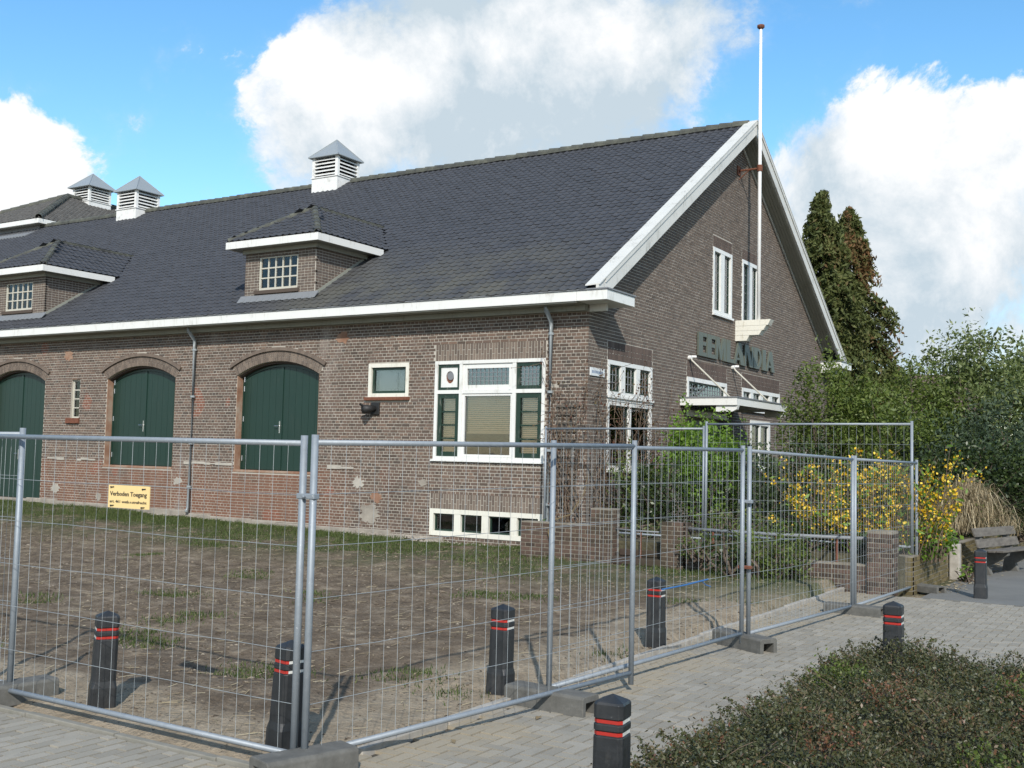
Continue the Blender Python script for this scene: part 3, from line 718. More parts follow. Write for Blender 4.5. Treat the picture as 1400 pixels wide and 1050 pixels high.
def blind(fr, u0, u1, v0, v1, d, parent, pitch=.042):
    mb = MB(); v = v1 - .02
    while v > v0:
        c, s = .008, .0155
        if fr == 'F': mb.hexa([(u0, d - c, v - s), (u1, d - c, v - s), (u1, d + c, v + s), (u0, d + c, v + s), (u0, d - c, v - s + .003), (u1, d - c, v - s + .003), (u1, d + c, v + s + .003), (u0, d + c, v + s + .003)])
        v -= pitch
    mb.fbox(fr, u0, u1, d - .02, d + .02, v0 - .02, v0 + .012); mb.build('blind', 'blind', parent)
# the large window
u0, u1, v0, v1 = BW; wu = u1 - u0; wv = v1 - v0
big = frame_rect(MB(), 'F', u0, u1, v0, v1, .075, -.03, .09)
ua, ub = u0 + .245 * wu, u0 + .735 * wu; vt = v0 + .685 * wv
big.fbox('F', ua - .035, ua + .05, -.025, .09, v0 + .075, v1 - .075).fbox('F', ub - .05, ub + .035, -.025, .09, v0 + .075, v1 - .075)
for a, b in ((u0 + .075, ua - .035), (ua + .05, ub - .05), (ub + .035, u1 - .075)): big.fbox('F', a, b, -.022, .085, vt - .04, vt + .04)
big.fbox('F', u0 - .05, u1 + .04, -.06, .0, v0 - .035, v0)
bigo = big.build('window', 'white', hall)
room('F', u0 + .05, u1 - .05, v0 + .05, v1 - .05, bigo)
# casements
def casement(a, b, c, d, name='casement', mat='greenframe', w=.085, rows=0, cols=0, glass='glass', lead=None):
    o = frame_rect(MB(), 'F', a, b, c, d, w, .0, .07).build(name, mat, bigo)
    return o
A1 = (u0 + .078, ua - .038); A2 = (ua + .052, ub - .052); A3 = (ub + .037, u1 - .078)
lo, hi = v0 + .078, vt - .042; lo2, hi2 = vt + .042, v1 - .078
for (a, b) in (A1, A3):
    frame_rect(MB(), 'F', a, b, lo, hi, .10, .0, .07).build('casement', 'greenframe', bigo); pane('F', a + .1, b - .1, lo + .1, hi - .1, .04, bigo)
    mb = MB()
    for k in (1, 2, 3): c = lo + .1 + (hi - lo - .2) * k / 4; mb.fbox('F', a + .1, b - .1, .01, .06, c - .018, c + .018)
    mb.build('glazing_bar', 'greenframe', bigo); blind('F', a + .1, b - .1, lo + .12, hi - .05, .13, bigo)
frame_rect(MB(), 'F', A2[0], A2[1], lo, hi, .05, .0, .07).build('casement', 'white', bigo); pane('F', A2[0] + .05, A2[1] - .05, lo + .05, hi - .05, .04, bigo)
blind('F', A2[0] + .06, A2[1] - .06, lo + .52, hi - .03, .13, bigo)
frame_rect(MB(), 'F', A1[0], A1[1], lo2, hi2, .06, .0, .07).build('casement', 'greenframe', bigo)
pn = MB(); cx_, cz_ = (A1[0] + A1[1]) / 2 + .01, (lo2 + hi2) / 2; ra, rb = .105, .135; N = 24; a_, b_, c_, d_ = A1[0] + .06, A1[1] - .06, lo2 + .06, hi2 - .06
ring = [(cx_ + ra * math.cos(2 * math.pi * k / N), cz_ + rb * math.sin(2 * math.pi * k / N)) for k in range(N)]
def rectpt(k):
    t = 2 * math.pi * k / N; c, s = math.cos(t), math.sin(t); q = 1 / max(abs(c), abs(s)); return ((a_ + b_) / 2 + c * q * (b_ - a_) / 2, (c_ + d_) / 2 + s * q * (d_ - c_) / 2)
for k in range(N):
    p, q = ring[k], ring[(k + 1) % N]; r_, s_ = rectpt(k), rectpt(k + 1)
    pn.add([(p[0], .02, p[1]), (q[0], .02, q[1]), (s_[0], .02, s_[1]), (r_[0], .02, r_[1]), (p[0], .05, p[1]), (q[0], .05, q[1])], [(0, 1, 2, 3), (0, 4, 5, 1)])
pn.build('vent_panel', 'white', bigo); mb = MB(); mb.prism([(cx_ + ra * 1.05 * math.cos(2 * math.pi * k / N), cz_ + rb * 1.05 * math.sin(2 * math.pi * k / N)) for k in range(N)], lambda u, d, v: (u, d, v), .05, .06); mb.build('vent_hole', 'rust', bigo)
MB().prism([(cx_ + .01 + .085 * math.cos(2 * math.pi * k / N), cz_ + .03 + .09 * math.sin(2 * math.pi * k / N)) for k in range(N)], lambda u, d, v: (u, d, v), .03, .048).build('vent_flap', 'lead', bigo)
frame_rect(MB(), 'F', A2[0], A2[1], lo2, hi2, .10, .0, .07).build('casement', 'white', bigo); pane('F', A2[0] + .1, A2[1] - .1, lo2 + .1, hi2 - .1, .04, bigo, 'leadglass'); grid('F', A2[0] + .1, A2[1] - .1, lo2 + .1, hi2 - .1, 10, 4, .014, .03, .045, 'lead', bigo, 'lead_came')
frame_rect(MB(), 'F', A3[0], A3[1], lo2, hi2, .075, .0, .07).build('casement', 'greenframe', bigo); pane('F', A3[0] + .075, A3[1] - .075, lo2 + .075, hi2 - .075, .04, bigo, 'leadglass'); grid('F', A3[0] + .075, A3[1] - .075, lo2 + .075, hi2 - .075, 5, 5, .014, .03, .045, 'lead', bigo, 'lead_came')
# basement window
u0, u1, v0, v1 = BS
bo = frame_rect(MB(), 'F', u0, u1, v0, v1, .10, -.02, .09)
for k in (1, 2, 3): c = u0 + (u1 - u0) * k / 4 + .02; bo.fbox('F', c - .085, c + .085, -.015, .085, v0 + .1, v1 - .1)
bo = bo.build('window', 'cream', hall); room('F', u0 + .08, u1 - .08, v0 + .08, v1 - .08, bo)
for k in range(4):
    a = u0 + .1 if k == 0 else u0 + (u1 - u0) * k / 4 + .105; b = u1 - .1 if k == 3 else u0 + (u1 - u0) * (k + 1) / 4 - .065
    frame_rect(MB(), 'F', a, b, v0 + .1, v1 - .1, .035, .05, .085).build('casement', 'greenframe', bo)
    if k != 2: pane('F', a + .03, b - .03, v0 + .13, v1 - .13, .07, bo)
    else: MB().hexa([(a + .05, .25, v0 + .12), (b - .04, .09, v0 + .12), (b - .04, .096, v0 + .12), (a + .05, .256, v0 + .12), (a + .16, .25, v1 - .12), (b - .04, .09, v1 - .12), (b - .04, .096, v1 - .12), (a + .16, .256, v1 - .12)]).build('tilted_pane', 'glass', bo)
# small window
u0, u1, v0, v1 = SW
sw = frame_rect(MB(), 'F', u0, u1, v0, v1, .085, -.02, .09).build('window', 'cream', hall); room('F', u0 + .05, u1 - .05, v0 + .05, v1 - .05, sw)
frame_rect(MB(), 'F', u0 + .087, u1 - .087, v0 + .087, v1 - .087, .055, .03, .08).build('casement', 'greenframe', sw); pane('F', u0 + .14, u1 - .14, v0 + .14, v1 - .14, .06, sw)
MB().fbox('F', u0 + .15, u1 - .15, .2, .21, v0 + .12, v1 - .12).build('curtain', 'curtain', sw); MB().fbox('F', u0 + .70, u0 + .73, .17, .19, v0 + .12, v1 - .2).build('cord', 'wood', sw)
# slit window
u0, u1, v0, v1 = SLT
sl_ = frame_rect(MB(), 'F', u0, u1, v0, v1, .045, .06, .12).build('window', 'steel', hall); room('F', u0 + .02, u1 - .02, v0 + .02, v1 - .02, sl_)
grid('F', u0 + .04, u1 - .04, v0 + .04, v1 - .04, 1, 4, .03, .07, .11, 'steel', sl_); pane('F', u0 + .04, u1 - .04, v0 + .04, v1 - .04, .09, sl_); MB().fbox('F', u0 + .05, u1 - .05, .3, .31, v0 + .05, v1 - .05).build('curtain', 'curtain', sl_)
# gable windows
def gwin(o, lights, fw=.09, mull=.16, leadg=None, mat='white', blinds=False, transom=None):
    u0, u1, v0, v1 = o
    mb = frame_rect(MB(), 'G', u0, u1, v0, v1, fw, -.02, .10); n = lights; iw = (u1 - u0 - 2 * fw - (n - 1) * mull) / n
    spans = []
    for k in range(n):
        a = u0 + fw + k * (iw + mull); spans.append((a, a + iw))
        if k: mb.fbox('G', a - mull, a, -.015, .095, v0 + fw, v1 - fw)
    mb.fbox('G', u0 - .03, u1 + .03, -.07, 0, v0 - .05, v0)
    w = mb.build('window', mat, hall); room('G', u0 + .05, u1 - .05, v0 + .05, v1 - .05, w)
    for a, b in spans:
        frame_rect(MB(), 'G', a, b, v0 + fw, v1 - fw, .04, .04, .08).build('casement', 'greenframe', w); pane('G', a + .03, b - .03, v0 + fw + .03, v1 - fw - .03, .06, w, 'leadglass' if leadg else 'glass')
        if leadg: grid('G', a + .04, b - .04, v0 + fw + .04, v1 - fw - .04, leadg[0], leadg[1], .016, .05, .07, 'lead', w, 'lead_came')
    return w
for o in (U1, U2):
    gwin(o, 2, .10, .26, (2, 6))
gwin(EL_, 1, .10, .1, (14, 6)); gwin(ER_, 4, .10, .22, (2, 3))
w = gwin((GW[0], GW[1], 3.31, GW[3]), 3, .09, .20, (2, 3)); MB().fbox('G', GW[0] + .1, GW[1] - .1, .25, .26, 3.4, 3.95).build('curtain', 'curtain', w)
MB().fbox('G', GW[0], GW[1], -.035, .10, 3.20, 3.309).build('transom', 'white', w)
w2 = gwin((GW[0], GW[1], GW[2], 3.199), 2, .09, .09)
w3 = gwin(LW, 2, .12, .06, None); mb = MB(); v = LW[2] + .14
while v < LW[3] - .14: mb.fbox('G', LW[0] + .14, LW[1] - .14, .12, .14, v, v + .028); v += .05
mb.build('blind', 'lead', w3)
MB().fbox('G', ED[0], ED[1], .18, .22, ED[2], ED[3]).build('entrance_door', 'greenframe', hall)

# ------------------------------------------------------------------ roof
XE, XL = .26, -46.0      # tile edge at the gable, far end
EY = -.575                # eave line
SLN = math.hypot(1, RS); es = np.array([0, 1, RS]) / SLN; en = np.array([0, -RS, 1]) / SLN
def roof_pt(x, y, n=0.): return np.array([x, y, roof_z(y)]) + n * (en if y <= RY else np.array([0, RS, 1]) / SLN)
mb = MB()   # boarded roof body under the tiles
for s in (-1, 1):
    ye = RY + s * (RY - EY)
    a, b = (EY + .10, RY) if s < 0 else (RY, ye - .10)
    za, zb = roof_z(a), roof_z(b)
    mb.hexa([(XL, a, za - .10), (XE, a, za - .10), (XE, b, zb - .10), (XL, b, zb - .10), (XL, a, za - .045), (XE, a, za - .045), (XE, b, zb - .045), (XL, b, zb - .045)])
roof = mb.build('roof', 'tile', hall)
TW, TG = .213, .236
prof = [(0, .005), (.08, .018), (.17, .024), (.27, .018), (.36, .004), (.55, -.003), (.80, -.003), (1.02, .006)]
def tile_geo(jn=0.):
    vs, fs = [], []; n = len(prof); Lt = TG + .045
    for (s, lift) in ((0, .020), (Lt, .002)):
        for (q, h) in prof: vs.append((q * TW, s, h + lift + jn))
    for (q, h) in prof: vs.append((q * TW, .0, h + .020 + jn - .014))
    for i in range(n - 1):
        fs.append((i, i + 1, n + i + 1, n + i)); fs.append((2 * n + i, 2 * n + i + 1, i + 1, i))
    return np.array(vs), np.array(fs)
TV, TF = tile_geo()
_tm = []
for v in range(8):
    me = bpy.data.meshes.new('tile'); me.from_pydata(TV.tolist(), [], [tuple(map(int, f)) for f in TF]); a = me.attributes.new('rnd', 'FLOAT', 'FACE'); a.data.foreach_set('value', [v / 7] * len(TF)); me.materials.append(M['tile']); _tm.append(me)
def tiles(org, eu, es_, en_, ulen, slen, inside, parent, nobj=0, mat='tile', gauge=TG, single='tile', joined='tiles'):
    org, eu, es_, en_ = map(np.array, (org, eu, es_, en_)); P = []
    ns = int(slen / gauge) + 1; nu = int(ulen / TW)
    for j in range(ns):
        for i in range(nu):
            u, s = i * TW, j * gauge
            if inside(u + TW / 2, s + gauge / 2): P.append((u + rng.normal(0, .002), s + rng.normal(0, .003), rng.normal(0, .0025)))
    P = np.array(P); W_ = org + P[:, :1] * eu + P[:, 1:2] * es_ + P[:, 2:] * en_
    order = np.argsort(np.linalg.norm(W_ - CAM, axis=1))
    R = Matrix([[eu[k], es_[k], en_[k]] for k in range(3)])
    for i in order[:nobj]: inst(single, _tm[random.randrange(8)], W_[i], parent, R)
    rest = W_[order[nobj:]]
    Vl = TV[:, :1] * eu + TV[:, 1:2] * es_ + TV[:, 2:] * en_
    VV = (rest[:, None, :] + Vl[None]).reshape(-1, 3); FF = (np.arange(len(rest))[:, None, None] * len(TV) + TF[None]).reshape(-1, 4)
    fast_mesh(joined, VV, FF, mat, parent, np.repeat(rng.random(len(rest)), len(TF)), 'stuff')
DX = (-8.62, -19.05)     # dormer centres
DZ, DH = 7.17, 8.20      # dormer eave top and ridge heights
def free_roof(u, s):
    x = XL + u; y = EY + s * es[1]
    if x > XE - .04: return False
    for dx in DX:
        if abs(x - dx) < 1.06 and y > .05 and roof_z(y) < DH - .1 - max(0, abs(x - dx) - .0) * .69 + .12: return False
    for cx in (-14.39, -24.49):
        if abs(x - cx) < .5 and y > RY - .5: return False
    return True
o0 = roof_pt(XL, EY)
tiles(o0, (1, 0, 0), es, en, XE - XL, (RY - EY) * SLN - .04, free_roof, roof, 300)
# rear slope: plain tiles too (only its edge can be seen)
esb = np.array([0, -1, RS]) / SLN; enb = np.array([0, RS, 1]) / SLN
tiles(roof_pt(XE, 2 * RY - EY), (-1, 0, 0), esb, enb, 6.5, (RY - EY) * SLN - .30, lambda u, s: True, roof, 0)
# ridge tiles
def half_tube(mb, p, q, r0, r1, upv=(0, 0, 1), n=7, rnd=.5):
    p, q, upv = np.array(p, float), np.array(q, float), np.array(upv, float); d = (q - p) / np.linalg.norm(q - p); e = np.cross(d, upv); e /= np.linalg.norm(e); g = np.cross(e, d)
    vs = []
    for c, r in ((p, r0), (q, r1)):
        for rr in (r, r - .018):
            vs += [c + rr * (math.cos(math.pi * (k / (n - 1) * 1.16 - .08)) * e + math.sin(math.pi * (k / (n - 1) * 1.16 - .08)) * g) for k in range(n)]
    fs = []
    for k in range(n - 1): fs += [(k, k + 1, 2 * n + k + 1, 2 * n + k), (k, n + k, n + k + 1, k + 1), (2 * n + k, 2 * n + k + 1, 3 * n + k + 1, 3 * n + k)]
    mb.add(vs, fs, rnd)
me_r = MB(); half_tube(me_r, (0, 0, 0), (.43, 0, 0), .155, .125); rt_me = me_r.build('ridge_tile_proto', 'ridge').data
bpy.data.objects.remove(bpy.data.objects['ridge_tile_proto'])
x = XE - .40
while x > -44:
    if not any(abs(x + .2 - c) < .6 for c in (-14.39, -24.49)):
        inst('ridge_tile', rt_me, (x + random.uniform(-.006, .006), RY, RZ + .005 + random.uniform(-.006, .006)), roof)
    x -= .385
# bargeboards with a capping, both rakes
def rake(s):
    yb = EY + .02 if s < 0 else 2 * RY - EY - .02
    def P3(x, y, dz): return (x, y, roof_z(y) + dz)
    ends = (yb, RY)
    mb = MB(); yc = yb - s * .28; ys_ = yb - s * 1.1
    mb.hexa([P3(.44, yc, -.31), P3(.50, yc, -.31), P3(.50, RY, -.31), P3(.44, RY, -.31), P3(.44, yc, .075), P3(.50, yc, .075), P3(.50, RY, .075), P3(.44, RY, .075)])
    mb.hexa([(.44, yb, 5.29), (.50, yb, 5.29), (.50, yc, 5.29), (.44, yc, 5.29), P3(.44, yb, .075), P3(.50, yb, .075), P3(.50, yc, .075), P3(.44, yc, .075)])
    o = mb.build('bargeboard', 'board', hall)
    mb = MB(); mb.hexa([P3(.502, yc, -.02), P3(.525, yc, -.02), P3(.525, RY, -.02), P3(.502, RY, -.02), P3(.502, yc, .095), P3(.525, yc, .095), P3(.525, RY, .095), P3(.502, RY, .095)]); mb.build('upper_strip', 'board', o)
    mb = MB(); mb.hexa([P3(.20, yb - .05 * -s * 0, .062), P3(.535, yb, .080), P3(.535, RY, .080), P3(.20, RY, .062), P3(.20, yb, .085), P3(.535, yb, .105), P3(.535, RY, .105), P3(.20, RY, .085)]); mb.build('capping', 'board', o)
    n = 5
    for k in range(n):
        a, b = .0 + .44 * k / n + .004, .0 + .44 * (k + 1) / n - .004
        mb = MB(); mb.hexa([P3(a, ys_, -.335), P3(b, ys_, -.335), P3(b, RY, -.335), P3(a, RY, -.335), P3(a, ys_, -.305), P3(b, ys_, -.305), P3(b, RY, -.305), P3(a, RY, -.305)]); mb.build('soffit_board', 'soffit', o)
    mb = MB(); mb.hexa([P3(.012, ys_, -.40), P3(.045, ys_, -.40), P3(.045, RY, -.40), P3(.012, RY, -.40), P3(.012, ys_, -.336), P3(.045, ys_, -.336), P3(.045, RY, -.336), P3(.012, RY, -.336)]); mb.build('soffit_batten', 'board', o)
    # return of the eaves box at the foot
    a, b = (-.55, .705) if s < 0 else (2 * RY - .705, 2 * RY + .55)
    mb = MB().box(-.0 if s > 0 else .0, .685, a, b, 5.10, 5.302); r_ = mb.build('eaves_return', 'white', hall, bevel=.006)
    MB().box(.0, .71, a - .025, b + .025, 5.306, 5.335).build('gutter_edge', 'lead', r_)
    MB().box(.012, .40, max(a, 0) if s < 0 else a, .06 if s < 0 else b, 4.955, 5.098).build('bracket', 'board', r_)
rake(-1); rake(1)
# long eaves: box gutter, dark trim, frieze
ev = MB().box(-46, -.004, -.55, -.02, 5.10, 5.302).build('fascia', 'white', hall, bevel=.006)
MB().box(-46, -.004, -.575, -.1, 5.306, 5.335).build('gutter_edge', 'lead', ev)
MB().box(-46, .0, -.52, -.015, 5.075, 5.097).build('soffit', 'soffit', ev)
MB().box(-46, -.004, -.16, -.013, 4.965, 5.073).build('frieze', 'soffit', ev)
MB().box(-46, .0, 2 * RY + .02, 2 * RY + .55, 5.10, 5.30).build('rear_fascia', 'white', hall)
# downpipes
def downpipe(x, zb, mat='zinc'):
    mb = MB().tube([(x, -.33, 5.10), (x, -.33, 5.0), (x, -.10, 4.78), (x, -.085, 4.6), (x, -.085, zb + .12), (x - .0, -.14, zb)], .048, 10)
    o = mb.build('downpipe', mat, hall, smooth=True)
    for z in (4.5, 3.3, 2.1, 1.0):
        if z > zb + .2: MB().tube([(x, -.085, z), (x, -.085, z + .05)], .060, 10).box(x - .012, x + .012, -.06, .0, z, z + .05).build('bracket', mat, o)
downpipe(-11.38, .37); downpipe(-.823, .55)
# dormers
def dormer(cx):
    fy = .04; hw = 1.17; o = None
    x0, x1 = cx - hw, cx + hw; zt = 7.0; zb = roof_z(fy) + .0
    yback = lambda z: RY - (RZ - z) / RS
    body = MB()
    wx0, wx1, wz0, wz1 = cx - .70, cx + .60, 5.96, 6.80
    body.box(x0, wx0, fy, fy + .15, zb - .1, zt).box(wx1, x1, fy, fy + .15, zb - .1, zt).box(wx0, wx1, fy, fy + .15, zb - .1, wz0).box(wx0, wx1, fy, fy + .15, wz1, zt)
    for xa, xb in ((x0, x0 + .12), (x1 - .12, x1)):
        body.prism([(fy + .15, zb - .1), (yback(zt) + .2, zt), (fy + .15, zt)], lambda u, d, v: (d, u, v), xa, xb)
    o = body.build('dormer', 'mortar', hall)
    # bricks: front and cheeks
    B = []; z = zb + .02; k = 0
    while z + CH < zt + .01:
        pitch = SL if k % 2 == 0 else SL / 2; zc = z + CH / 2
        for s, e in subtract(x0 - PX, x1 + PX, [(wx0, wx1)] if wz0 - .09 < zc < wz1 else []):
            u = math.floor(s / pitch) * pitch + (pitch / 2 if k % 4 == 2 else 0) - pitch
            while u < e:
                a, b = max(u + JT / 2, s), min(u + pitch - JT / 2, e)
                if b - a > .03: B.append((a, b, fy - PX, fy + .05, z + JT / 2, z + CH - JT / 2))
                u += pitch
        ye = yback(zc); u = fy
        while u < ye:
            a, b = u + JT / 2, min(u + pitch - JT / 2, ye)
            if b - a > .03:
                B.append((x1 - .05, x1 + PX, a, b, z + JT / 2, z + CH - JT / 2)); B.append((x0 - PX, x0 + .05, a, b, z + JT / 2, z + CH - JT / 2))
            u += pitch
        z += CH; k += 1
    boxes_mesh('brickwork', B, 'soldier' if False else 'gbrick', o)
    MB().box(wx0 - .12, wx1 + .05, fy - .05, fy + .05, wz0 - .10, wz0 - .015).build('sill', 'brick', o)
    # lead apron and step flashing
    ap = MB(); n = 24
    for i in range(n):
        xa = x0 - .12 + (x1 - x0 + .24) * i / n; xb = x0 - .12 + (x1 - x0 + .24) * (i + 1) / n; wv = .012 * (i % 2)
        ap.hexa([(xa, fy - .15, roof_z(fy - .15) + .035 + wv), (xb, fy - .15, roof_z(fy - .15) + .035 + wv), (xb, fy, zb + .10), (xa, fy, zb + .10), (xa, fy - .15, roof_z(fy - .15) + .045 + wv), (xb, fy - .15, roof_z(fy - .15) + .045 + wv), (xb, fy - .012, zb + .13), (xa, fy - .012, zb + .13)])
    ap.build('lead_apron', 'lead', o)
    fl = MB(); yb = yback(zt)
    for sx, xx in ((1, x1), (-1, x0)):
        q = [(fy - .05, .03), (yb, .03), (yb, .10), (fy - .05, .12)]
        p = [(xx, y_, roof_z(y_) + dz) for y_, dz in q] + [(xx + sx * .02, y_, roof_z(y_) + dz) for y_, dz in q]; fl.hexa(p)
    fl.build('flashing', 'soffit', o)
    # eaves
    eo_, ez0, ez1 = .36, 6.99, 7.165; xa, xb, ya = cx - hw - eo_, cx + hw + eo_, fy - eo_
    yv = yback(ez0) + .1
    f = MB().box(xa, xb, ya, ya + .04, ez0, ez1).box(xb - .04, xb, ya + .04, yv, ez0, ez1).box(xa, xa + .04, ya + .04, yv, ez0, ez1).build('fascia', 'white', o)
    MB().box(xa + .042, xb - .042, ya + .042, fy - .02, ez0 + .01, ez0 + .03).box(x1 + .02, xb - .042, fy - .018, yv, ez0 + .01, ez0 + .03).box(xa + .042, x0 - .02, fy - .018, yv, ez0 + .01, ez0 + .03).build('soffit', 'soffit', o)
    MB().box(x0 - .06, x1 + .06, fy - .07, fy - .012, ez0 - .10, ez0 + .008).box(x1 + .012, x1 + .07, fy - .012, yv - .3, ez0 - .10, ez0 + .008).build('frieze', 'soffit', o)
    # roof planes
    H = DH; hh = (xb - xa) / 2; ay = ya + hh; yr = yback(H) + .25; yr2 = yback(ez1) + .25
    rb = MB(); zt_ = ez1 + .005
    rb.add([(xa, ya, zt_), (xb, ya, zt_), (cx, ay, H), (cx, yr, H), (xb, yr2, zt_), (xa, yr2, zt_)], [(0, 1, 2), (1, 4, 3, 2), (0, 2, 3, 5)]); rb.build('dormer_roof', 'tile', o)
    L2 = math.hypot(hh, H - zt_); e_s = lambda dx, dy: np.array([dx * hh, dy * hh, H - zt_]) / L2
    slope = (H - zt_) / hh
    s1 = e_s(0, 1); n1 = np.array([0, -(H - zt_), hh]) / L2
    tiles((xa, ya, zt_) + n1 * .01, (1, 0, 0), s1, n1, xb - xa, L2, lambda u, s: min(u, xb - xa - u) > s * hh / L2 - .06, o, 0)
    s2 = e_s(-1, 0); n2 = np.array([H - zt_, 0, hh]) / L2
    def in2(u, s): y_ = ya + u; z_ = zt_ + s * (H - zt_) / L2; return u > s * hh / L2 - .06 and y_ < yback(z_) + .12
    tiles((xb, ya, zt_) + n2 * .01, (0, 1, 0), s2, n2, yr - ya, L2, in2, o, 0)
    s3 = e_s(1, 0); n3 = np.array([-(H - zt_), 0, hh]) / L2
    def in3(u, s): y_ = yr - u; z_ = zt_ + s * (H - zt_) / L2; return (yr - ya - u) > s * hh / L2 - .06 and y_ < yback(z_) + .12
    tiles((xa, yr, zt_) + n3 * .01, (0, -1, 0), s3, n3, yr - ya, L2, in3, o, 0)
    def ridge_line(p, q, r=.10):
        p, q = np.array(p), np.array(q); n = max(1, int(np.linalg.norm(q - p) / .30))
        for i in range(n):
            mb = MB(); half_tube(mb, p + (q - p) * i / n, p + (q - p) * (i + 1.12) / n, r, r * .84); mb.build('hip_tile', 'ridge', o)
    ridge_line((xa + .05, ya + .05, zt_ + .01), (cx, ay, H)); ridge_line((xb - .05, ya + .05, zt_ + .01), (cx, ay, H)); ridge_line((cx, ay - .05, H), (cx, yr - .2, H), .085)
    # window
    frame_rect(MB(), 'F', wx0, wx1, wz0, wz1, .05, fy + .01, fy + .07).build('window_frame', 'steel', o); grid('F', wx0 + .05, wx1 - .05, wz0 + .05, wz1 - .05, 5, 3, .032, fy + .02, fy + .06, 'steel', o); pane('F', wx0 + .05, wx1 - .05, wz0 + .05, wz1 - .05, fy + .045, o); MB().box(wx0, wx1, fy + .5, fy + .52, wz0 - .1, wz1 + .1).build('room_lining', 'room', o)
for cx in DX: dormer(cx)
# louvred roof vents
def cupola(cx, cy, zbase, ze, za, h=.565, eave=.67):
    o = MB().box(cx - h, cx + h, cy - h, cy + h, zbase, ze - .70).build('roof_vent', 'louver', hall)
    MB().box(cx - h - .03, cx + h + .03, cy - h - .03, cy + h + .03, ze - .70, ze - .665).build('ledge', 'louver', o)
    MB().box(cx - h + .14, cx + h - .14, cy - h + .14, cy + h - .14, ze - .66, ze - .02).build('core', 'void', o)
    for sx in (-1, 1):
        for sy in (-1, 1): MB().box(cx + sx * h, cx + sx * (h - .11), cy + sy * h, cy + sy * (h - .11), ze - .664, ze).build('post', 'louver', o)
    for k in range(5):
        z = ze - .62 + k * .125
        for (ax, sgn) in (('y', -1), ('y', 1), ('x', 1), ('x', -1)):
            a, b = sgn * (h + .005), sgn * (h - .10); q = h - .112
            if ax == 'y': p = [(cx - q, cy + a, z), (cx + q, cy + a, z), (cx + q, cy + b, z + .07), (cx - q, cy + b, z + .07)]
            else: p = [(cx + a, cy - q, z), (cx + a, cy + q, z), (cx + b, cy + q, z + .07), (cx + b, cy - q, z + .07)]
            MB().hexa(p + [(v[0], v[1], v[2] + .028) for v in p]).build('slat', 'louver', o)
    cap = MB(); e = eave; cap.add([(cx - e, cy - e, ze), (cx + e, cy - e, ze), (cx + e, cy + e, ze), (cx - e, cy + e, ze), (cx - e, cy - e, ze + .02), (cx + e, cy - e, ze + .02), (cx + e, cy + e, ze + .02), (cx - e, cy + e, ze + .02), (cx, cy, za)], [(0, 3, 2, 1), (0, 1, 5, 4), (1, 2, 6, 5), (2, 3, 7, 6), (3, 0, 4, 7), (4, 5, 8), (5, 6, 8), (6, 7, 8), (7, 4, 8)])
    c_ = cap.build('cap', 'zinc', o)
    for sx in (-1, 1):
        for sy in (-1, 1): MB().tube([(cx + sx * e, cy + sy * e, ze + .025), (cx, cy, za + .005)], .018, 6).build('seam', 'zinc', c_)
    MB().box(cx - h - .05, cx + h + .05, cy - h - .05, cy - h + .1, zbase + .3, zbase + .46).build('flashing', 'lead', o) if False else None
cupola(-14.39, RY, 10.55, 11.93, 12.66); cupola(-24.49, RY, 10.55, 11.86, 12.58)
# hipped cross wing rising behind the ridge
wing = MB().box(-38.8, -30.45, 8.35, 24, 9.5, 11.18).build('cross_wing', 'lead', hall)
MB().box(-39.1, -30.05, 8.0, 8.08, 11.18, 11.37).box(-30.13, -30.05, 8.08, 24.3, 11.18, 11.37).build('fascia', 'white', wing)
MB().box(-39.1, -30.14, 8.081, 24.3, 11.16, 11.178).build('soffit', 'soffit', wing)
MB().hexa([(-39.1, 7.6, 10.5), (-30.3, 7.6, 10.5), (-30.3, 8.36, 10.92), (-39.1, 8.36, 10.92), (-39.1, 7.6, 10.6), (-30.3, 7.6, 10.6), (-30.3, 8.34, 11.0), (-39.1, 8.34, 11.0)]).build('flashing', 'lead', wing)
wx, hw_ = -34.6, 4.55; HZ = 13.72; a0 = (-39.15, 8.0, 11.38); b0 = (-30.05, 8.0, 11.38); ap = (wx, 12.55, HZ)
MB().add([a0, b0, ap, (wx, 24, HZ), (-30.05, 24, 11.38), (-39.15, 24, 11.38)], [(0, 1, 2), (1, 4, 3, 2), (0, 2, 3, 5)]).build('wing_roof', 'oldtile', wing)
Lw = math.hypot(4.55, HZ - 11.38); s1 = np.array([0, 4.55, HZ - 11.38]) / Lw; n1 = np.array([0, -(HZ - 11.38), 4.55]) / Lw
tiles(np.array(a0), (1, 0, 0), s1, n1, 9.1, Lw, lambda u, s: min(u, 9.1 - u) > s * 4.55 / Lw - .05, wing, 0, 'oldtile')
s2 = np.array([-4.55, 0, HZ - 11.38]) / Lw; n2 = np.array([HZ - 11.38, 0, 4.55]) / Lw
tiles(np.array(b0), (0, 1, 0), s2, n2, 14, Lw, lambda u, s: u > s * 4.55 / Lw - .05, wing, 0, 'oldtile')
for p, q in ((b0, ap), (a0, ap), (ap, (wx, 24, HZ))):
    p, q = np.array(p), np.array(q); n = int(np.linalg.norm(q - p) / .42)
    for i in range(n): mb = MB(); half_tube(mb, p + (q - p) * i / n + (0, 0, .02), p + (q - p) * (i + 1.1) / n + (0, 0, .02), .15, .125); mb.build('hip_tile', 'ridge', wing)
cupola(wx, 13.9, 12.9, 14.33, 15.13, .62, .80)

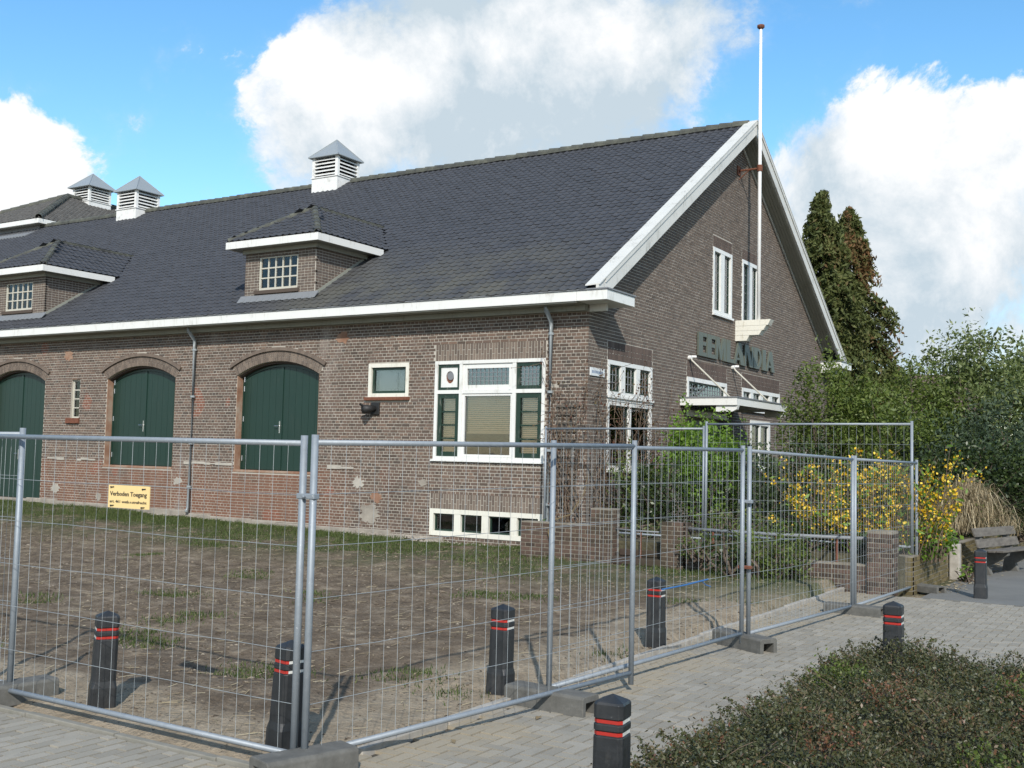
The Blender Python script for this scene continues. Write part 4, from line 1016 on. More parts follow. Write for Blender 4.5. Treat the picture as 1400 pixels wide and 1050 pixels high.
# entrance canopy
cz = 3.46; cy0, cy1, cxx = 4.68, 8.36, 1.43
can = MB().box(.012, cxx - .045, cy0 + .045, cy1 - .045, cz - .13, cz - .03).build('canopy', 'soffit', hall)
MB().box(.01, cxx, cy0, cy0 + .04, cz - .17, cz).box(.01, cxx, cy1 - .04, cy1, cz - .17, cz).box(cxx - .04, cxx, cy0 + .041, cy1 - .041, cz - .17, cz).build('fascia', 'white', can)
MB().box(.01, cxx + .02, cy0 - .02, cy1 + .02, cz + .002, cz + .03).build('roofing', 'lead', can)
for yy in (cy0 + .05, cy1 - .19): MB().prism([(.9, cz - .17), (cxx, cz - .17), (cxx - .03, cz - .27), (cxx - .13, cz - .32), (.9, cz - .32)], lambda u, d, v: (u, d, v), yy, yy + .14).build('corbel', 'white', can)
for yy in (5.18, 8.12):
    MB().tube([(.05, yy, 4.49), (.10, yy, 4.40), (1.1, yy - .05, cz + .03)], .022, 8).build('tie_rod', 'steel', can, smooth=True)
    MB().tube([(.0, yy, 4.47), (.09, yy, 4.47)], .05, 8).tube([(.0, yy + .02, 4.50), (.16, yy + .12, 4.50)], .03, 8).build('rod_anchor', 'white', can)

# name lettering fixed to the gable
sign = thing('name_sign', (.06, 8.5, 4.6), 'EEMLANDIA in grey green block letters on the gable wall', 'sign')
ZB, ZT = 4.575, 5.165
def letter(ch, a, b):
    w = b - a; h = ZT - ZB; polys = []
    R_ = lambda x0, x1, y0, y1: [(x0, y0), (x1, y0), (x1, y1), (x0, y1)]
    if ch == 'E': polys = [R_(0, .52, 0, 1), R_(.52, 1, 0, .17), R_(.52, 1, .83, 1), R_(.52, .92, .46, .62)]
    elif ch == 'L': polys = [R_(0, .52, 0, 1), R_(.52, 1, 0, .17)]
    elif ch == 'I': polys = [R_(.08, .92, 0, 1)]
    elif ch == 'D': polys = [R_(0, .48, 0, 1), [(.48, 0), (.62, 0), (.84, .13), (.98, .36), (1, .5), (.98, .64), (.84, .87), (.62, 1), (.48, 1), (.48, .87), (.62, .83), (.76, .66), (.80, .5), (.76, .34), (.62, .17), (.48, .13)]]
    elif ch == 'M': polys = [[(0, 0), (.17, 0), (.20, .62), (.20, 1), (0, 1)], [(.20, 1), (.20, .62), (.46, .03), (.60, .03), (.52, .38), (.34, 1)], [(.52, .38), (.60, .03), (.76, .62), (.86, 1), (.70, 1)], [(.76, .62), (.80, 0), (1, 0), (1, 1), (.86, 1)]]
    elif ch == 'A': polys = [[(0, 0), (.16, 0), (.36, .55), (.42, 1), (.36, 1)], [(.36, .55), (.52, .30), (.64, 0), (1, 0), (.66, 1), (.42, 1)], R_(.22, .52, .20, .30)]
    elif ch == 'N': polys = [[(0, 0), (.16, 0), (.22, .55), (.22, 1), (.06, 1)], [(.22, 1), (.22, .72), (.60, 0), (.82, 0), (.82, .25), (.46, 1)], R_(.82, 1, 0, 1)]
    mb = MB(); o = None
    for k, p in enumerate(polys):
        e = .0006 * k
        mb.prism([(a + x * w, ZB + y * h) for x, y in p], lambda u, d, v: (-d, u, v), -.075 - e, -.030 + e)
    mb.box(.004, .034, a + .1 * w, a + .1 * w + .03, ZB + .1, ZB + .13).box(.004, .034, a + .3 * w, a + .3 * w + .03, ZT - .2, ZT - .17)
    mb.build('letter', 'letter', sign)
for ch, a, b in (('E', 5.66, 6.19), ('E', 6.225, 6.78), ('M', 6.825, 7.50), ('L', 7.56, 8.11), ('A', 8.16, 8.90), ('N', 8.92, 9.61), ('D', 9.665, 10.30), ('I', 10.38, 10.70), ('A', 10.73, 11.45)): letter(ch, a, b)

# flagpole
fp = thing('flagpole', (.6, 8.5, 5.3), 'tall white flagpole with red knob on the gable end', 'flagpole')
MB().tube([(.6, 8.5, 5.70), (.6, 8.5, 9.9), (.6, 8.5, 13.70)], [.052, .050, .036], 12).build('pole', 'pole', fp, smooth=True)
MB().tube([(.6, 8.5, 13.69), (.6, 8.5, 13.74), (.6, 8.5, 13.80), (.6, 8.5, 13.83)], [.04, .10, .10, .03], 12).build('knob', 'rust', fp, smooth=True)
MB().tube([(.006, 8.5, 9.86), (.6, 8.5, 9.86)], .028, 8).box(.006, .03, 8.38, 8.62, 9.74, 9.98).tube([(.6, 8.5, 9.78), (.6, 8.5, 9.95)], .075, 10).tube([(.02, 8.5, 9.62), (.3, 8.5, 9.84)], .014, 6).build('upper_bracket', 'rust', fp)
for (x1, z0, z1, k) in ((.98, 5.60, 5.75, 0), (.86, 5.47, 5.595, 1), (.74, 5.345, 5.465, 2), (.40, 5.20, 5.34, 3)):
    MB().hexa([(.006, 8.36, z0), (x1 - .08, 8.36, z0), (x1 - .08, 8.64, z0), (.006, 8.64, z0), (.006, 8.36, z1), (x1, 8.36, z1), (x1, 8.64, z1), (.006, 8.64, z1)]).build('bracket_board', 'cream', fp)

# things on the long wall
lamp = thing('wall_lamp', (-5.45, 0, 3.0), 'small black floodlight on the brick wall under the small window', 'lamp')
MB().box(-5.56, -5.32, -.05, -.004, 2.86, 3.14).build('base_plate', 'black', lamp, bevel=.01)
MB().tube([(-5.44, -.04, 3.0), (-5.50, -.16, 2.99), (-5.58, -.30, 2.97)], [.07, .085, .11], 10).build('housing', 'black', lamp, smooth=True); MB().tube([(-5.58, -.30, 3.05), (-5.62, -.36, 3.09)], .03, 6).build('hood', 'black', lamp)
np_ = thing('street_name_plate', (.0, .38, 3.75), 'small white street name plate beside the corner of the brick wall', 'sign')
MB().box(.008, .028, .06, .70, 3.665, 3.83).build('plate', 'plate', np_, bevel=.004)
mb = MB()
for k in range(9): mb.box(.0285, .030, .13 + k * .056, .165 + k * .056, 3.72, 3.775)
mb.build('faded_lettering', 'blueprint', np_)
tr = thing('trellis', (-.45, -.05, .9), 'weathered wooden trellis on the brick wall beside the corner downpipe', 'trellis')
for k in range(5): MB().box(-.68 + k * .11, -.655 + k * .11, -.035, -.018, .9, 3.1).build('slat', 'wood', tr)
for k in range(13): MB().box(-.69, -.21, -.052, -.036, .98 + k * .17, 1.005 + k * .17).build('slat', 'wood', tr)

# ------------------------------------------------------------------ garden wall, piers, retaining wall
def brick_thing(name, boxes, mat, label, cat='wall', inner='oldmortar', group=None, ch=.075):
    x0 = min(b[0] for b in boxes); y0 = min(b[2] for b in boxes)
    o = thing(name, (x0, y0, 0), label, cat, group)
    B = []; mm = MB()
    for (xa, xb, ya, yb, za, zb) in boxes:
        mm.box(xa + .008, xb - .008, ya + .008, yb - .008, za, zb - .008)
        z = za; k = 0
        while z + ch <= zb + .01:
            # front/back rows along x, side rows along y
            for (lo, hi, ax) in ((xa, xb, 0), (ya, yb, 1)):
                nb = max(1, round((hi - lo) / .215)); w = (hi - lo) / nb; u = lo - (w / 2 if k % 2 else 0)
                while u < hi - .01:
                    p, q = max(u, lo) + .008, min(u + w, hi) - .008
                    if q - p > .02:
                        j = rng.normal(0, .002)
                        if ax == 0: B.append((p, q, ya + j, ya + .1, z + .008, z + ch - .008))
                        else: B.append((xb - .1, xb - .0005 + j, p + (.1 if p < ya + .02 else 0), q, z + .008, z + ch - .008)) if q - p > .13 else None
                    u += w
            z += ch; k += 1
        w = .2
    mm.build('mortar_core', inner, o)
    B = np.array([b for b in B if b]); split_pieces(B, mat, o, 'brick', 'brickwork', 300)
    return o
brick_thing('garden_wall', [(-.32, 1.15, -1.95, -1.72, -.05, .80)], 'wallbrick', 'low brown brick garden wall below the building corner')
brick_thing('brick_pier', [(1.15, 1.56, -1.97, -1.6, -.05, 1.10)], 'wallbrick', 'brick pier ending the low garden wall', 'pier', group=None)
brick_thing('brick_pier', [(2.53, 2.95, -1.97, -1.6, -.05, .92)], 'wallbrick', 'freestanding brick pier between the garden steps and the handrail', 'pier')
brick_thing('brick_pier', [(6.02, 6.42, -1.97, -1.55, -.05, .97)], 'wallbrick', 'brick pier at the garden corner under the yellow bush', 'pier')
brick_thing('garden_wall', [(2.96, 6.01, -1.9, -1.68, -.05, .43)], 'wallbrick', 'low overgrown brick retaining wall under the round garden rail')
brick_thing('retaining_wall', [(6.2, 6.62, -1.5, 1.45, -.05, .57)], 'mossbrick', 'mossy yellowish retaining wall behind the last fence foot')
brick_thing('retaining_wall', [(6.45, 6.66, 1.9, 12.0, -.05, .57)], 'mossbrick', 'mossy retaining wall running behind the bench')
st = thing('garden_steps', (1.57, -1.9, 0), 'overgrown brick steps between two piers up to the garden', 'steps')
for k in range(4): MB().box(1.58, 2.51, -2.25 + k * .3, -1.3, .0 + k * .13, .12 + k * .13).build('step', 'wallbrick', st, bevel=.015)
for (xa, xb, za, zb, lab) in ((1.57, 2.53, .73, .72, 'thin grey handrail between the two left brick piers'), (2.96, 6.0, .81, .82, 'long round grey rail over the low overgrown garden wall')):
    h = thing('handrail', (xa, -1.75, za), lab, 'rail'); MB().tube([(xa - .03, -1.75, za), ((xa + xb) / 2, -1.76, za - .01), (xb + .04, -1.75, zb)], .030 if xb - xa > 2 else .016, 8).build('tube', 'lead', h, smooth=True)
    if xb - xa > 2:
        for xx in (3.4, 4.5, 5.5): MB().tube([(xx, -1.75, .4), (xx, -1.75, za)], .02, 6).build('support', 'rust', h)
    else:
        MB().tube([(2.05, -1.75, .1), (2.05, -1.75, za)], .014, 6).build('support', 'rust', h)
pst = thing('stone_post', (6.72, 1.55, 0), 'short pale concrete post at the end of the mossy wall', 'post'); MB().box(6.62, 6.80, 1.48, 1.66, -.05, .60).build('shaft', 'kerb', pst, bevel=.02)
# bench
bn = thing('park_bench', (7.0, 2.6, 0), 'old bench with grey planks on concrete legs beside the asphalt path', 'bench')
def bt(u, d, v, o=(6.98, 2.15), a=-.24):    # u across the bench (towards the path), d along it
    c, s_ = math.cos(a), math.sin(a); return (o[0] + u * c - d * s_, o[1] + u * s_ + d * c, v)
for dd in (.28, 1.55):
    MB().prism([(-.16, -.02), (.16, -.02), (.09, .16), (.44, .38), (.46, .445), (.02, .42), (-.10, .84), (-.17, .84), (-.10, .38)], bt, dd, dd + .11).build('support', 'concrete', bn, bevel=.012)
for (u0, zz) in ((-.045, .50), (-.105, .70)):
    MB().hexa([bt(u0 + .05, 0, zz), bt(u0 + .09, 0, zz), bt(u0 + .09, 1.9, zz), bt(u0 + .05, 1.9, zz), bt(u0, 0, zz + .155), bt(u0 + .04, 0, zz + .155), bt(u0 + .04, 1.9, zz + .155), bt(u0, 1.9, zz + .155)]).build('back_plank', 'wood', bn, bevel=.008)
for k in range(3):
    u0 = .05 + k * .15; MB().hexa([bt(u0, 0, .425 + .01 * k), bt(u0 + .135, 0, .43 + .01 * k), bt(u0 + .135, 1.9, .43 + .01 * k), bt(u0, 1.9, .425 + .01 * k), bt(u0, 0, .465 + .01 * k), bt(u0 + .135, 0, .47 + .01 * k), bt(u0 + .135, 1.9, .47 + .01 * k), bt(u0, 1.9, .465 + .01 * k)]).build('seat_plank', 'wood', bn, bevel=.008)

# ------------------------------------------------------------------ fencing
def fence(p, q, zp, zq, label, group=None, h=1.97, ext=(.06, .06), legs=.0, nwire=None, bend=0):
    p, q = np.array([*p, zp], float), np.array([*q, zq], float); e = (q - p); Ln = np.linalg.norm(e[:2])
    o = thing('mesh_fence', (p + q) / 2, label, 'fence', group)
    up = np.array([0, 0, 1.])
    for c in (p, q): MB().tube([c - up * .10, c + up * h + up * .03], .0235, 10).build('post', 'galv', o, smooth=True)
    for z in (0., h - .02): MB().tube([p + up * z, q + up * z], .020, 10).build('rail', 'galv', o, smooth=True)
    n = nwire or int(Ln / .122)
    nrm = np.array([-e[1], e[0], 0]) / Ln * .012
    for i in range(1, n):
        c = p + e * i / n
        if bend and rng.random() < bend:
            k = .35 + .5 * rng.random(); b = rng.normal(0, .02); pts = [c, c + up * h * (k - .2), c + up * h * k + e / Ln * b, c + up * h * (k + .12), c + up * (h - .03)]
        else: j = e / Ln * rng.normal(0, .003); pts = [c, c + up * h * .5 + j, c + up * (h - .03)]
        MB().tube([w_ - nrm for w_ in pts], .0019, 4, False).build('vertical_wire', 'wire', o)
    for k in range(1, 6):
        z = h * k / 6 - .02
        pts = [p + e * i / 6 + up * (z + (rng.normal(0, .004) if 0 < i < 6 else 0)) for i in range(7)]
        MB().tube(pts, .0022, 4, False).build('horizontal_wire', 'wire', o)
    return o
fence((-1.0, -14.15), (2.494, -14.21), .12, .135, 'mesh fence panel standing left of the panel with the yellow sign')
FL = fence((2.04, -14.285), (5.542, -14.285), .115, .103, 'mesh fence panel carrying the yellow prohibition sign', nwire=28, bend=.12)
fence((5.632, -14.284), (6.225, -10.84), .109, .161, 'mesh fence panel running along the paving from the fence corner', bend=.12)
fence((5.915, -11.72), (6.255, -8.20), .138, .169, 'mesh fence panel overlapping the corner panel, with a blue strap on its wire', bend=.08)
fence((6.295, -8.10), (6.485, -4.60), .163, .108, 'mesh fence panel between the second and third paving feet')
fence((6.505, -4.55), (6.587, -1.08), .108, .083, 'last mesh fence panel along the paving, in front of the yellow bush')
fence((6.56, -1.30), (3.03, -1.17), .70, .69, 'mesh fence panel standing up on the garden behind the yellow bush')
fence((2.96, -1.12), (-.52, -.74), .61, .60, 'mesh fence panel in the garden reaching the corner downpipe')
# clamps
for i, (c, z) in enumerate((((5.587, -14.285), 1.70), ((6.275, -8.15), 1.55), ((6.27, -8.15), .85))):
    o = thing('fence_clamp', (*c, z), ['steel clamp joining the two fence corner posts', 'upper clamp joining two fence posts by the second foot', 'rusty lower clamp joining two fence posts by the second foot'][i], 'clamp')
    MB().box(c[0] - .075, c[0] + .075, c[1] - .027, c[1] + .027, z, z + .035).tube([(c[0], c[1] - .05, z + .017), (c[0], c[1] + .05, z + .017)], .012, 6).build('clamp_body', 'galv' if i < 2 else 'rust', o, bevel=.006)
# concrete feet
def foot(x, y, rot, label, L=.76, Wf=.235, H=.155):
    o = thing('concrete_block', (x, y, 0), label, 'fence foot', 'concrete fence feet')
    c, s = math.cos(rot), math.sin(rot); T = lambda u, d, v: (x + u * c - d * s, y + u * s + d * c, v)
    prof2 = [(-Wf / 2, -.01), (-Wf / 2 + .045, -.01), (-Wf / 2 + .05, .102), (Wf / 2 - .05, .102), (Wf / 2 - .045, -.01), (Wf / 2, -.01), (Wf / 2, H - .02), (Wf / 2 - .02, H), (-Wf / 2 + .02, H), (-Wf / 2, H - .02)]
    mb = MB(); n = len(prof2); vs = [T(-L / 2, d, v) for d, v in prof2] + [T(L / 2, d, v) for d, v in prof2]
    # end caps as quads/legs so the tunnel stays open
    caps = [(0, 1, 2, 9), (9, 2, 7, 8)[:4] if False else (2, 3, 6, 9), (3, 4, 5, 6), (6, 7, 8, 9)]
    fs = [(i, (i + 1) % n, (i + 1) % n + n, i + n) for i in range(n)] + caps + [tuple(q + n for q in reversed(cc)) for cc in caps]
    mb.add(vs, fs); mb.build('block', 'concrete', o, bevel=.008)
    return o
foot(5.98, -11.80, -.08, 'concrete foot under the overlapped fence panels beside a bollard')
foot(6.24, -8.08, -.48, 'concrete foot under the double post with the rusty clamp')
foot(6.50, -4.57, -.08, 'concrete foot under the joint of the last two fence panels', H=.125)
foot(6.66, -1.10, -.45, 'concrete foot at the end of the fence by the mossy wall', H=.11)
foot(2.50, -14.27, math.pi / 2 - .12, 'concrete foot under the panel joint left of the bollard', .8)
foot(5.68, -14.33, math.pi / 2 - .30, 'concrete foot under the fence corner posts', .64)
# yellow sign on the fence
sg = thing('warning_sign', (3.92, -14.31, 1.56), 'yellow sign reading Verboden Toegang tied to the wire mesh', 'sign')
sx0, sx1, sz0, sz1 = 3.70, 4.14, 1.567, 1.729
MB().box(sx0, sx1, -14.318, -14.312, sz0, sz1).build('plate', 'yellow', sg)
def text(s, x, z, size, width, parent, name):
    cu = bpy.data.curves.new(name, 'FONT'); cu.body = s; cu.size = size; cu.extrude = .0008; cu.offset = size * .018; cu.resolution_u = 2
    tmp = bpy.data.objects.new(name, cu); COL.objects.link(tmp); dg = bpy.context.evaluated_depsgraph_get(); me = bpy.data.meshes.new_from_object(tmp.evaluated_get(dg)); bpy.data.objects.remove(tmp)
    co = np.array([v.co for v in me.vertices]); sc = width / (co[:, 0].max() - co[:, 0].min()); off = root_loc(parent)
    for v in me.vertices: v.co = (x + (v.co.x - co[:, 0].min()) * sc - off[0], -14.3188 - v.co.z - off[1], z + v.co.y - off[2])
    me.materials.clear(); me.materials.append(M['black']); o = bpy.data.objects.new(name, me); COL.objects.link(o); o.parent = parent
text('Verboden Toegang', sx0 + .018, sz0 + .086, .044, .395, sg, 'lettering'); text('art. 461 wetb.v.strafrecht', sx0 + .018, sz0 + .036, .027, .395, sg, 'lettering')
for (xx, zz) in ((sx0 + .03, sz1 - .016), (sx1 - .07, sz1 - .022), (sx0 + .035, sz0 + .014), (sx1 - .075, sz0 + .010)): MB().tube([(xx, -14.322, zz), (xx + .03, -14.322, zz + .003)], .0035, 6).tube([(xx, -14.30, zz), (xx, -14.326, zz)], .006, 6).build('tie', 'black', sg)
# blue strap on the mesh wire
stp = thing('blue_strap', (6.1, -9.3, .78), 'frayed blue tie strap along a fence wire', 'strap')
a, b = at_t(905, 806, 9.9), at_t(968, 792, 10.6)
MB().tube([a, (a + b) / 2 + (0, 0, -.006), b], .008, 6).tube([b - (b - a) * .15, b - (b - a) * .05 + (0, 0, -.05), b + (.02, .02, -.07)], .005, 5).build('cord', 'strap', stp)

# ------------------------------------------------------------------ bollards
def bollard(x, y, label, rot=0., z0=0., tilt=(0, 0), redset=(5, 6, 7, 0)):
    o = thing('bollard', (x, y, z0), label, 'bollard', 'black bollards with red bands'); tilt = (tilt[0] + random.uniform(-.022, .022), tilt[1] + random.uniform(-.022, .022))
    def ring(r, ch, z):
        c = r - ch; return [(c, -r, z), (r, -c, z), (r, c, z), (c, r, z), (-c, r, z), (-r, c, z), (-r, -c, z), (-c, -r, z)]
    def T(p): 
        c, s = math.cos(rot), math.sin(rot); return (x + p[0] * c - p[1] * s + tilt[0] * p[2], y + p[0] * s + p[1] * c + tilt[1] * p[2], z0 + p[2])
    prof_ = [(.094, .012, -.08), (.093, .012, .17), (.086, .022, .22), (.084, .022, .535), (.076, .02, .537), (.076, .02, .562), (.084, .022, .564), (.084, .022, .598), (.076, .02, .600), (.076, .02, .625), (.084, .022, .627), (.084, .022, .70), (.077, .022, .712)]
    vs = []; fs = []
    for r, ch, z in prof_: vs += [T(p) for p in ring(r, ch, z)]
    for i in range(len(prof_) - 1):
        for k in range(8): fs.append((i * 8 + k, i * 8 + (k + 1) % 8, (i + 1) * 8 + (k + 1) % 8, (i + 1) * 8 + k))
    n = len(vs); vs.append(T((0, 0, .748))); fs += [((len(prof_) - 1) * 8 + k, (len(prof_) - 1) * 8 + (k + 1) % 8, n) for k in range(8)]
    MB().add(vs, fs).build('shaft', 'bollard', o, bevel=.004)
    for (za, zb) in ((.541, .559), (.604, .622)):
        for nm, mat, fset in (('red_band', 'red', redset), ('reflective_band', 'refl', tuple(k for k in range(8) if k not in redset))):
            mb = MB(); lo, hi, li, hi_ = ring(.0795, .0205, za), ring(.0795, .0205, zb), ring(.07, .02, za), ring(.07, .02, zb)
            for k in fset: a, b = k, (k + 1) % 8; mb.hexa([T(lo[a]), T(lo[b]), T(li[b]), T(li[a]), T(hi[a]), T(hi[b]), T(hi_[b]), T(hi_[a])])
            mb.build(nm, mat, o)
    return o
bollard(3.235, -13.93, 'black bollard with red bands behind the panel left of the fence corner', -.55, tilt=(.05, -.01), redset=(0, 1, 2, 3))
bollard(5.215, -14.03, 'black bollard with red bands just behind the fence corner posts', -.25, tilt=(.03, 0))
bollard(5.375, -11.60, 'black bollard with red bands at the soil edge behind the overlapped panels', .05)
bollard(5.475, -8.67, 'black bollard with red bands at the soil edge behind the blue strap', .05)
p = at_z(837, 957, .712); bollard(p[0], p[1], 'black bollard with red bands on the paving at the end of the shrub bed', .12)
p = at_z(1222, 827, .712); bollard(p[0], p[1], 'black bollard with red bands rising from the far edge of the shrub bed', .05)
bollard(7.60, -1.47, 'black bollard with red bands on the asphalt edge in front of the bench', .05)

# ------------------------------------------------------------------ plants
def quads(P, size, aspect, name, mat, parent, kind=None, nrm=None, jitter=1.0, rndbias=None, droop=0.):
    """leaf-sized quads (diamond shaped) at the points P"""
    n = len(P); P = np.asarray(P, float)
    d = rng.normal(size=(n, 3)); 
    if droop: d[:, 2] -= droop
    d /= np.linalg.norm(d, axis=1)[:, None]
    q = rng.normal(size=(n, 3)) * jitter
    if nrm is not None: q += nrm
    q /= np.linalg.norm(q, axis=1)[:, None]
    w = np.cross(d, q); w /= np.linalg.norm(w, axis=1)[:, None] + 1e-9
    s = size * (.6 + .8 * rng.random(n))[:, None]
    a = P - d * s; b = P + w * s * aspect - d * s * .1; c = P + d * s; e = P - w * s * aspect - d * s * .1
    V = np.stack([a, b, c, e], 1).reshape(-1, 3); F = np.arange(n * 4).reshape(n, 4)
    r = rng.random(n) if rndbias is None else np.clip(rndbias + rng.normal(0, .16, n), 0, 1)
    return fast_mesh(name, V, F, mat, parent, r, kind)
def clumps(centers, radii, per, flat=1.0):
    out = []
    for c, r in zip(centers, radii):
        k = max(3, int(per * (r ** 2)))
        g = rng.normal(size=(k, 3)); g /= np.linalg.norm(g, axis=1)[:, None]; g *= (r * rng.random(k) ** .42)[:, None]; g[:, 2] *= flat
        out.append(c + g)
    return np.concatenate(out)
def ellipsoid_shell(c, rad, n, inner=.55, zmin=None):
    g = rng.normal(size=(n, 3)); g /= np.linalg.norm(g, axis=1)[:, None]; g *= (inner + (1 - inner) * rng.random(n) ** .6)[:, None]
    P = np.array(c) + g * np.array(rad)
    if zmin is not None: P[:, 2] = np.maximum(P[:, 2], zmin)
    return P
def shrub(name, base, rad, label, cat, mat, nclump, per, leaf, aspect=.5, cr=(.18, .42), stems=7, zc=None, group=None, spikes=0, part='foliage', extra=None, kindname='stem'):
    base = np.array(base, float); o = thing(name, base, label, cat, group)
    cen = base + np.array([0, 0, rad[2] * .95]) if zc is None else np.array([base[0], base[1], zc])
    C_ = ellipsoid_shell(cen, rad, nclump, .35, base[2] + .1)
    R_ = rng.uniform(cr[0], cr[1], nclump)
    P = clumps(C_, R_, per)
    if spikes:
        for _ in range(spikes):
            a = C_[rng.integers(nclump)]; h = rng.uniform(.3, .8) * rad[2] * .5; k = 26
            tt = rng.random(k)[:, None]; P = np.concatenate([P, a + tt * np.array([rng.normal(0, .12), rng.normal(0, .12), h + R_.mean()]) + rng.normal(0, .05, (k, 3))])
    if extra is not None: P = np.concatenate([P, extra])
    P = P[P[:, 2] > base[2] - .05]
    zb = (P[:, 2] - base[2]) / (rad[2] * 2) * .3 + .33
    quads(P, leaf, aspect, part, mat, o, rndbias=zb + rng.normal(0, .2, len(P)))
    mb = MB()
    for i in rng.choice(nclump, min(nclump, stems * 4), False):
        e = C_[i]; b0 = base + np.array([rng.normal(0, .15) * rad[0], rng.normal(0, .15) * rad[1], -.05]); m_ = (b0 + e) / 2 + rng.normal(0, .12, 3)
        mb.tube([b0, m_, e], [.035, .022, .008], 5)
    mb.build(kindname + 's' if False else kindname, 'bark', o)
    return o
# conifers behind the hall
def conifer(base, H, R, label, lean=(0, 0), brown=.0, n=1500):
    base = np.array(base, float); o = thing('conifer_tree', base, label, 'tree')
    MB().tube([base - (0, 0, .2), base + (0, 0, H * .6), base + (lean[0] * H * .5, lean[1] * H * .5, H * .97)], [.28, .16, .02], 8).build('trunk', 'bark', o)
    C_ = []; R_ = []; rb = []
    for i in range(n):
        z = rng.random() ** 1.05; rr = R * ((1 - z) ** 1.0 * .98 + .012) * (1 + .16 * math.sin(z * 29 + 1.7)); a = rng.random() * 2 * math.pi
        f = .45 + .55 * rng.random() ** .5; rr *= .72 + .62 * (mn.noise(Vector((math.cos(a) * 1.6 + base[0], math.sin(a) * 1.6, z * 9))) + .5); q = base + np.array([math.cos(a) * rr * f + lean[0] * H * z * .5, math.sin(a) * rr * f + lean[1] * H * z * .5, .2 + z * H]); C_.append(q); R_.append(rng.uniform(.22, .50) * (1.1 - .55 * z))
        rb.append(.38 + (brown if math.sin(a * 2 + z * 11) + .6 * math.cos(z * 23) > (.75 if brown < .3 else .35) else 0))
    C_ = np.array(C_); P = []; bi = []
    for c, r, b in zip(C_, R_, rb):
        k = 34; out = c - base; out[2] = 0; out /= np.linalg.norm(out) + 1e-6; tt = rng.random(k)[:, None]
        pp = c + out * (tt - .35) * r * 2.3 + np.array([0, 0, -1]) * (tt ** 2) * r * 1.7 + rng.normal(0, r * .20, (k, 3)); P.append(pp); bi += [b] * k
    P = np.concatenate(P); quads(P, .11, .36, 'foliage', 'lf_conifer', o, droop=.7, rndbias=np.array(bi))
    return o
b1 = at_t(1128, 640, 44); b2 = at_t(1160, 640, 46.5)
conifer((b1[0], b1[1], 0), 12.85, 3.1, 'tall dark conifer with a bent tip rising behind the gable', (-.02, -.02), .16, 1500)
conifer((b2[0], b2[1], 0), 12.8, 3.6, 'tall conifer with rust brown patches beside the dark conifer', (.0, .0), .46, 1500)
# loose trees and tall shrubs on the right
def P0(u, v, t, z=0.): q = at_t(u, v, t); return (q[0], q[1], z)
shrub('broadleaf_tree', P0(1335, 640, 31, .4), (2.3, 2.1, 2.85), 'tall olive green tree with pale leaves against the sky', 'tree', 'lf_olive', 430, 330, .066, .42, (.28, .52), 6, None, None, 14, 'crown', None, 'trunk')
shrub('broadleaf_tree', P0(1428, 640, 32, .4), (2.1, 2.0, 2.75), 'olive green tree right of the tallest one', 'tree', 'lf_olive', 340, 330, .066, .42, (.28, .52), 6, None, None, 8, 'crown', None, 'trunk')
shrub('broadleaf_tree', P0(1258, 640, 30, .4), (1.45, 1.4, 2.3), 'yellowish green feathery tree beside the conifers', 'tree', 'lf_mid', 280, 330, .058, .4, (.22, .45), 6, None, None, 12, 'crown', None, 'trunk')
shrub('evergreen_shrub', P0(1290, 660, 26, .4), (1.35, 1.2, 1.5), 'dark blue green conifer shrub below the pale tree', 'shrub', 'lf_blue', 130, 360, .06, .35, (.22, .45), 5, None, None, 20)
shrub('evergreen_shrub', P0(1378, 660, 26.5, .4), (1.35, 1.2, 1.75), 'dark blue green conifer shrub right of the dry stalks', 'shrub', 'lf_blue', 140, 360, .06, .35, (.22, .45), 5, None, None, 20)
shrub('evergreen_shrub', P0(1335, 690, 24.8, .4), (1.4, .8, 1.15), 'glossy dark evergreen shrub behind the dry stalks', 'shrub', 'lf_dark', 110, 420, .05, .5, (.2, .4), 5)
shrub('evergreen_shrub', P0(1405, 700, 24.5, .4), (1.2, 1.0, 1.15), 'glossy dark evergreen shrub behind the bench end', 'shrub', 'lf_dark', 110, 420, .05, .5, (.2, .4), 5)
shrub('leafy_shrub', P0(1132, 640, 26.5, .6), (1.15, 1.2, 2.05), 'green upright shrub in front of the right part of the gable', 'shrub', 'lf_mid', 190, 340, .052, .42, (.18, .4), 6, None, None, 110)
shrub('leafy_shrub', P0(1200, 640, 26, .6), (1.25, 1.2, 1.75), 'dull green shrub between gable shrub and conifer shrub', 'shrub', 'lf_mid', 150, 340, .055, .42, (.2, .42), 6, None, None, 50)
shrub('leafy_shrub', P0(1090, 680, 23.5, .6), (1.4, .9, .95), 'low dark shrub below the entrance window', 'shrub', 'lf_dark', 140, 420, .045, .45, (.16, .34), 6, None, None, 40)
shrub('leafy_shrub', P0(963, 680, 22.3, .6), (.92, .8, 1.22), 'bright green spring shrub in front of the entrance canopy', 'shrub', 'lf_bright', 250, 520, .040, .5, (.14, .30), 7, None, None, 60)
shrub('evergreen_shrub', P0(893, 690, 21.6, .55), (.75, .6, .75), 'dark glossy shrub left of the bright green shrub', 'shrub', 'lf_dark', 110, 520, .038, .55, (.14, .28), 5)
shrub('leafy_shrub', P0(862, 690, 22.0, .55), (.7, .5, .75), 'loose green shrub under the lower gable window', 'shrub', 'lf_mid', 70, 300, .038, .45, (.12, .26), 5, None, None, 40)
shrub('leafy_shrub', P0(1030, 690, 21.8, .55), (.75, .6, .8), 'dark green shrub between the bright shrub and the yellow bush', 'shrub', 'lf_dark', 110, 420, .04, .45, (.14, .3), 5, None, None, 30)
shrub('leafy_plant', P0(1010, 705, 20.2, .55), (.9, .5, .28), 'low green plants between the bright shrub and the garden rail', 'plant', 'lf_mid', 90, 460, .035, .45, (.1, .22), 4)
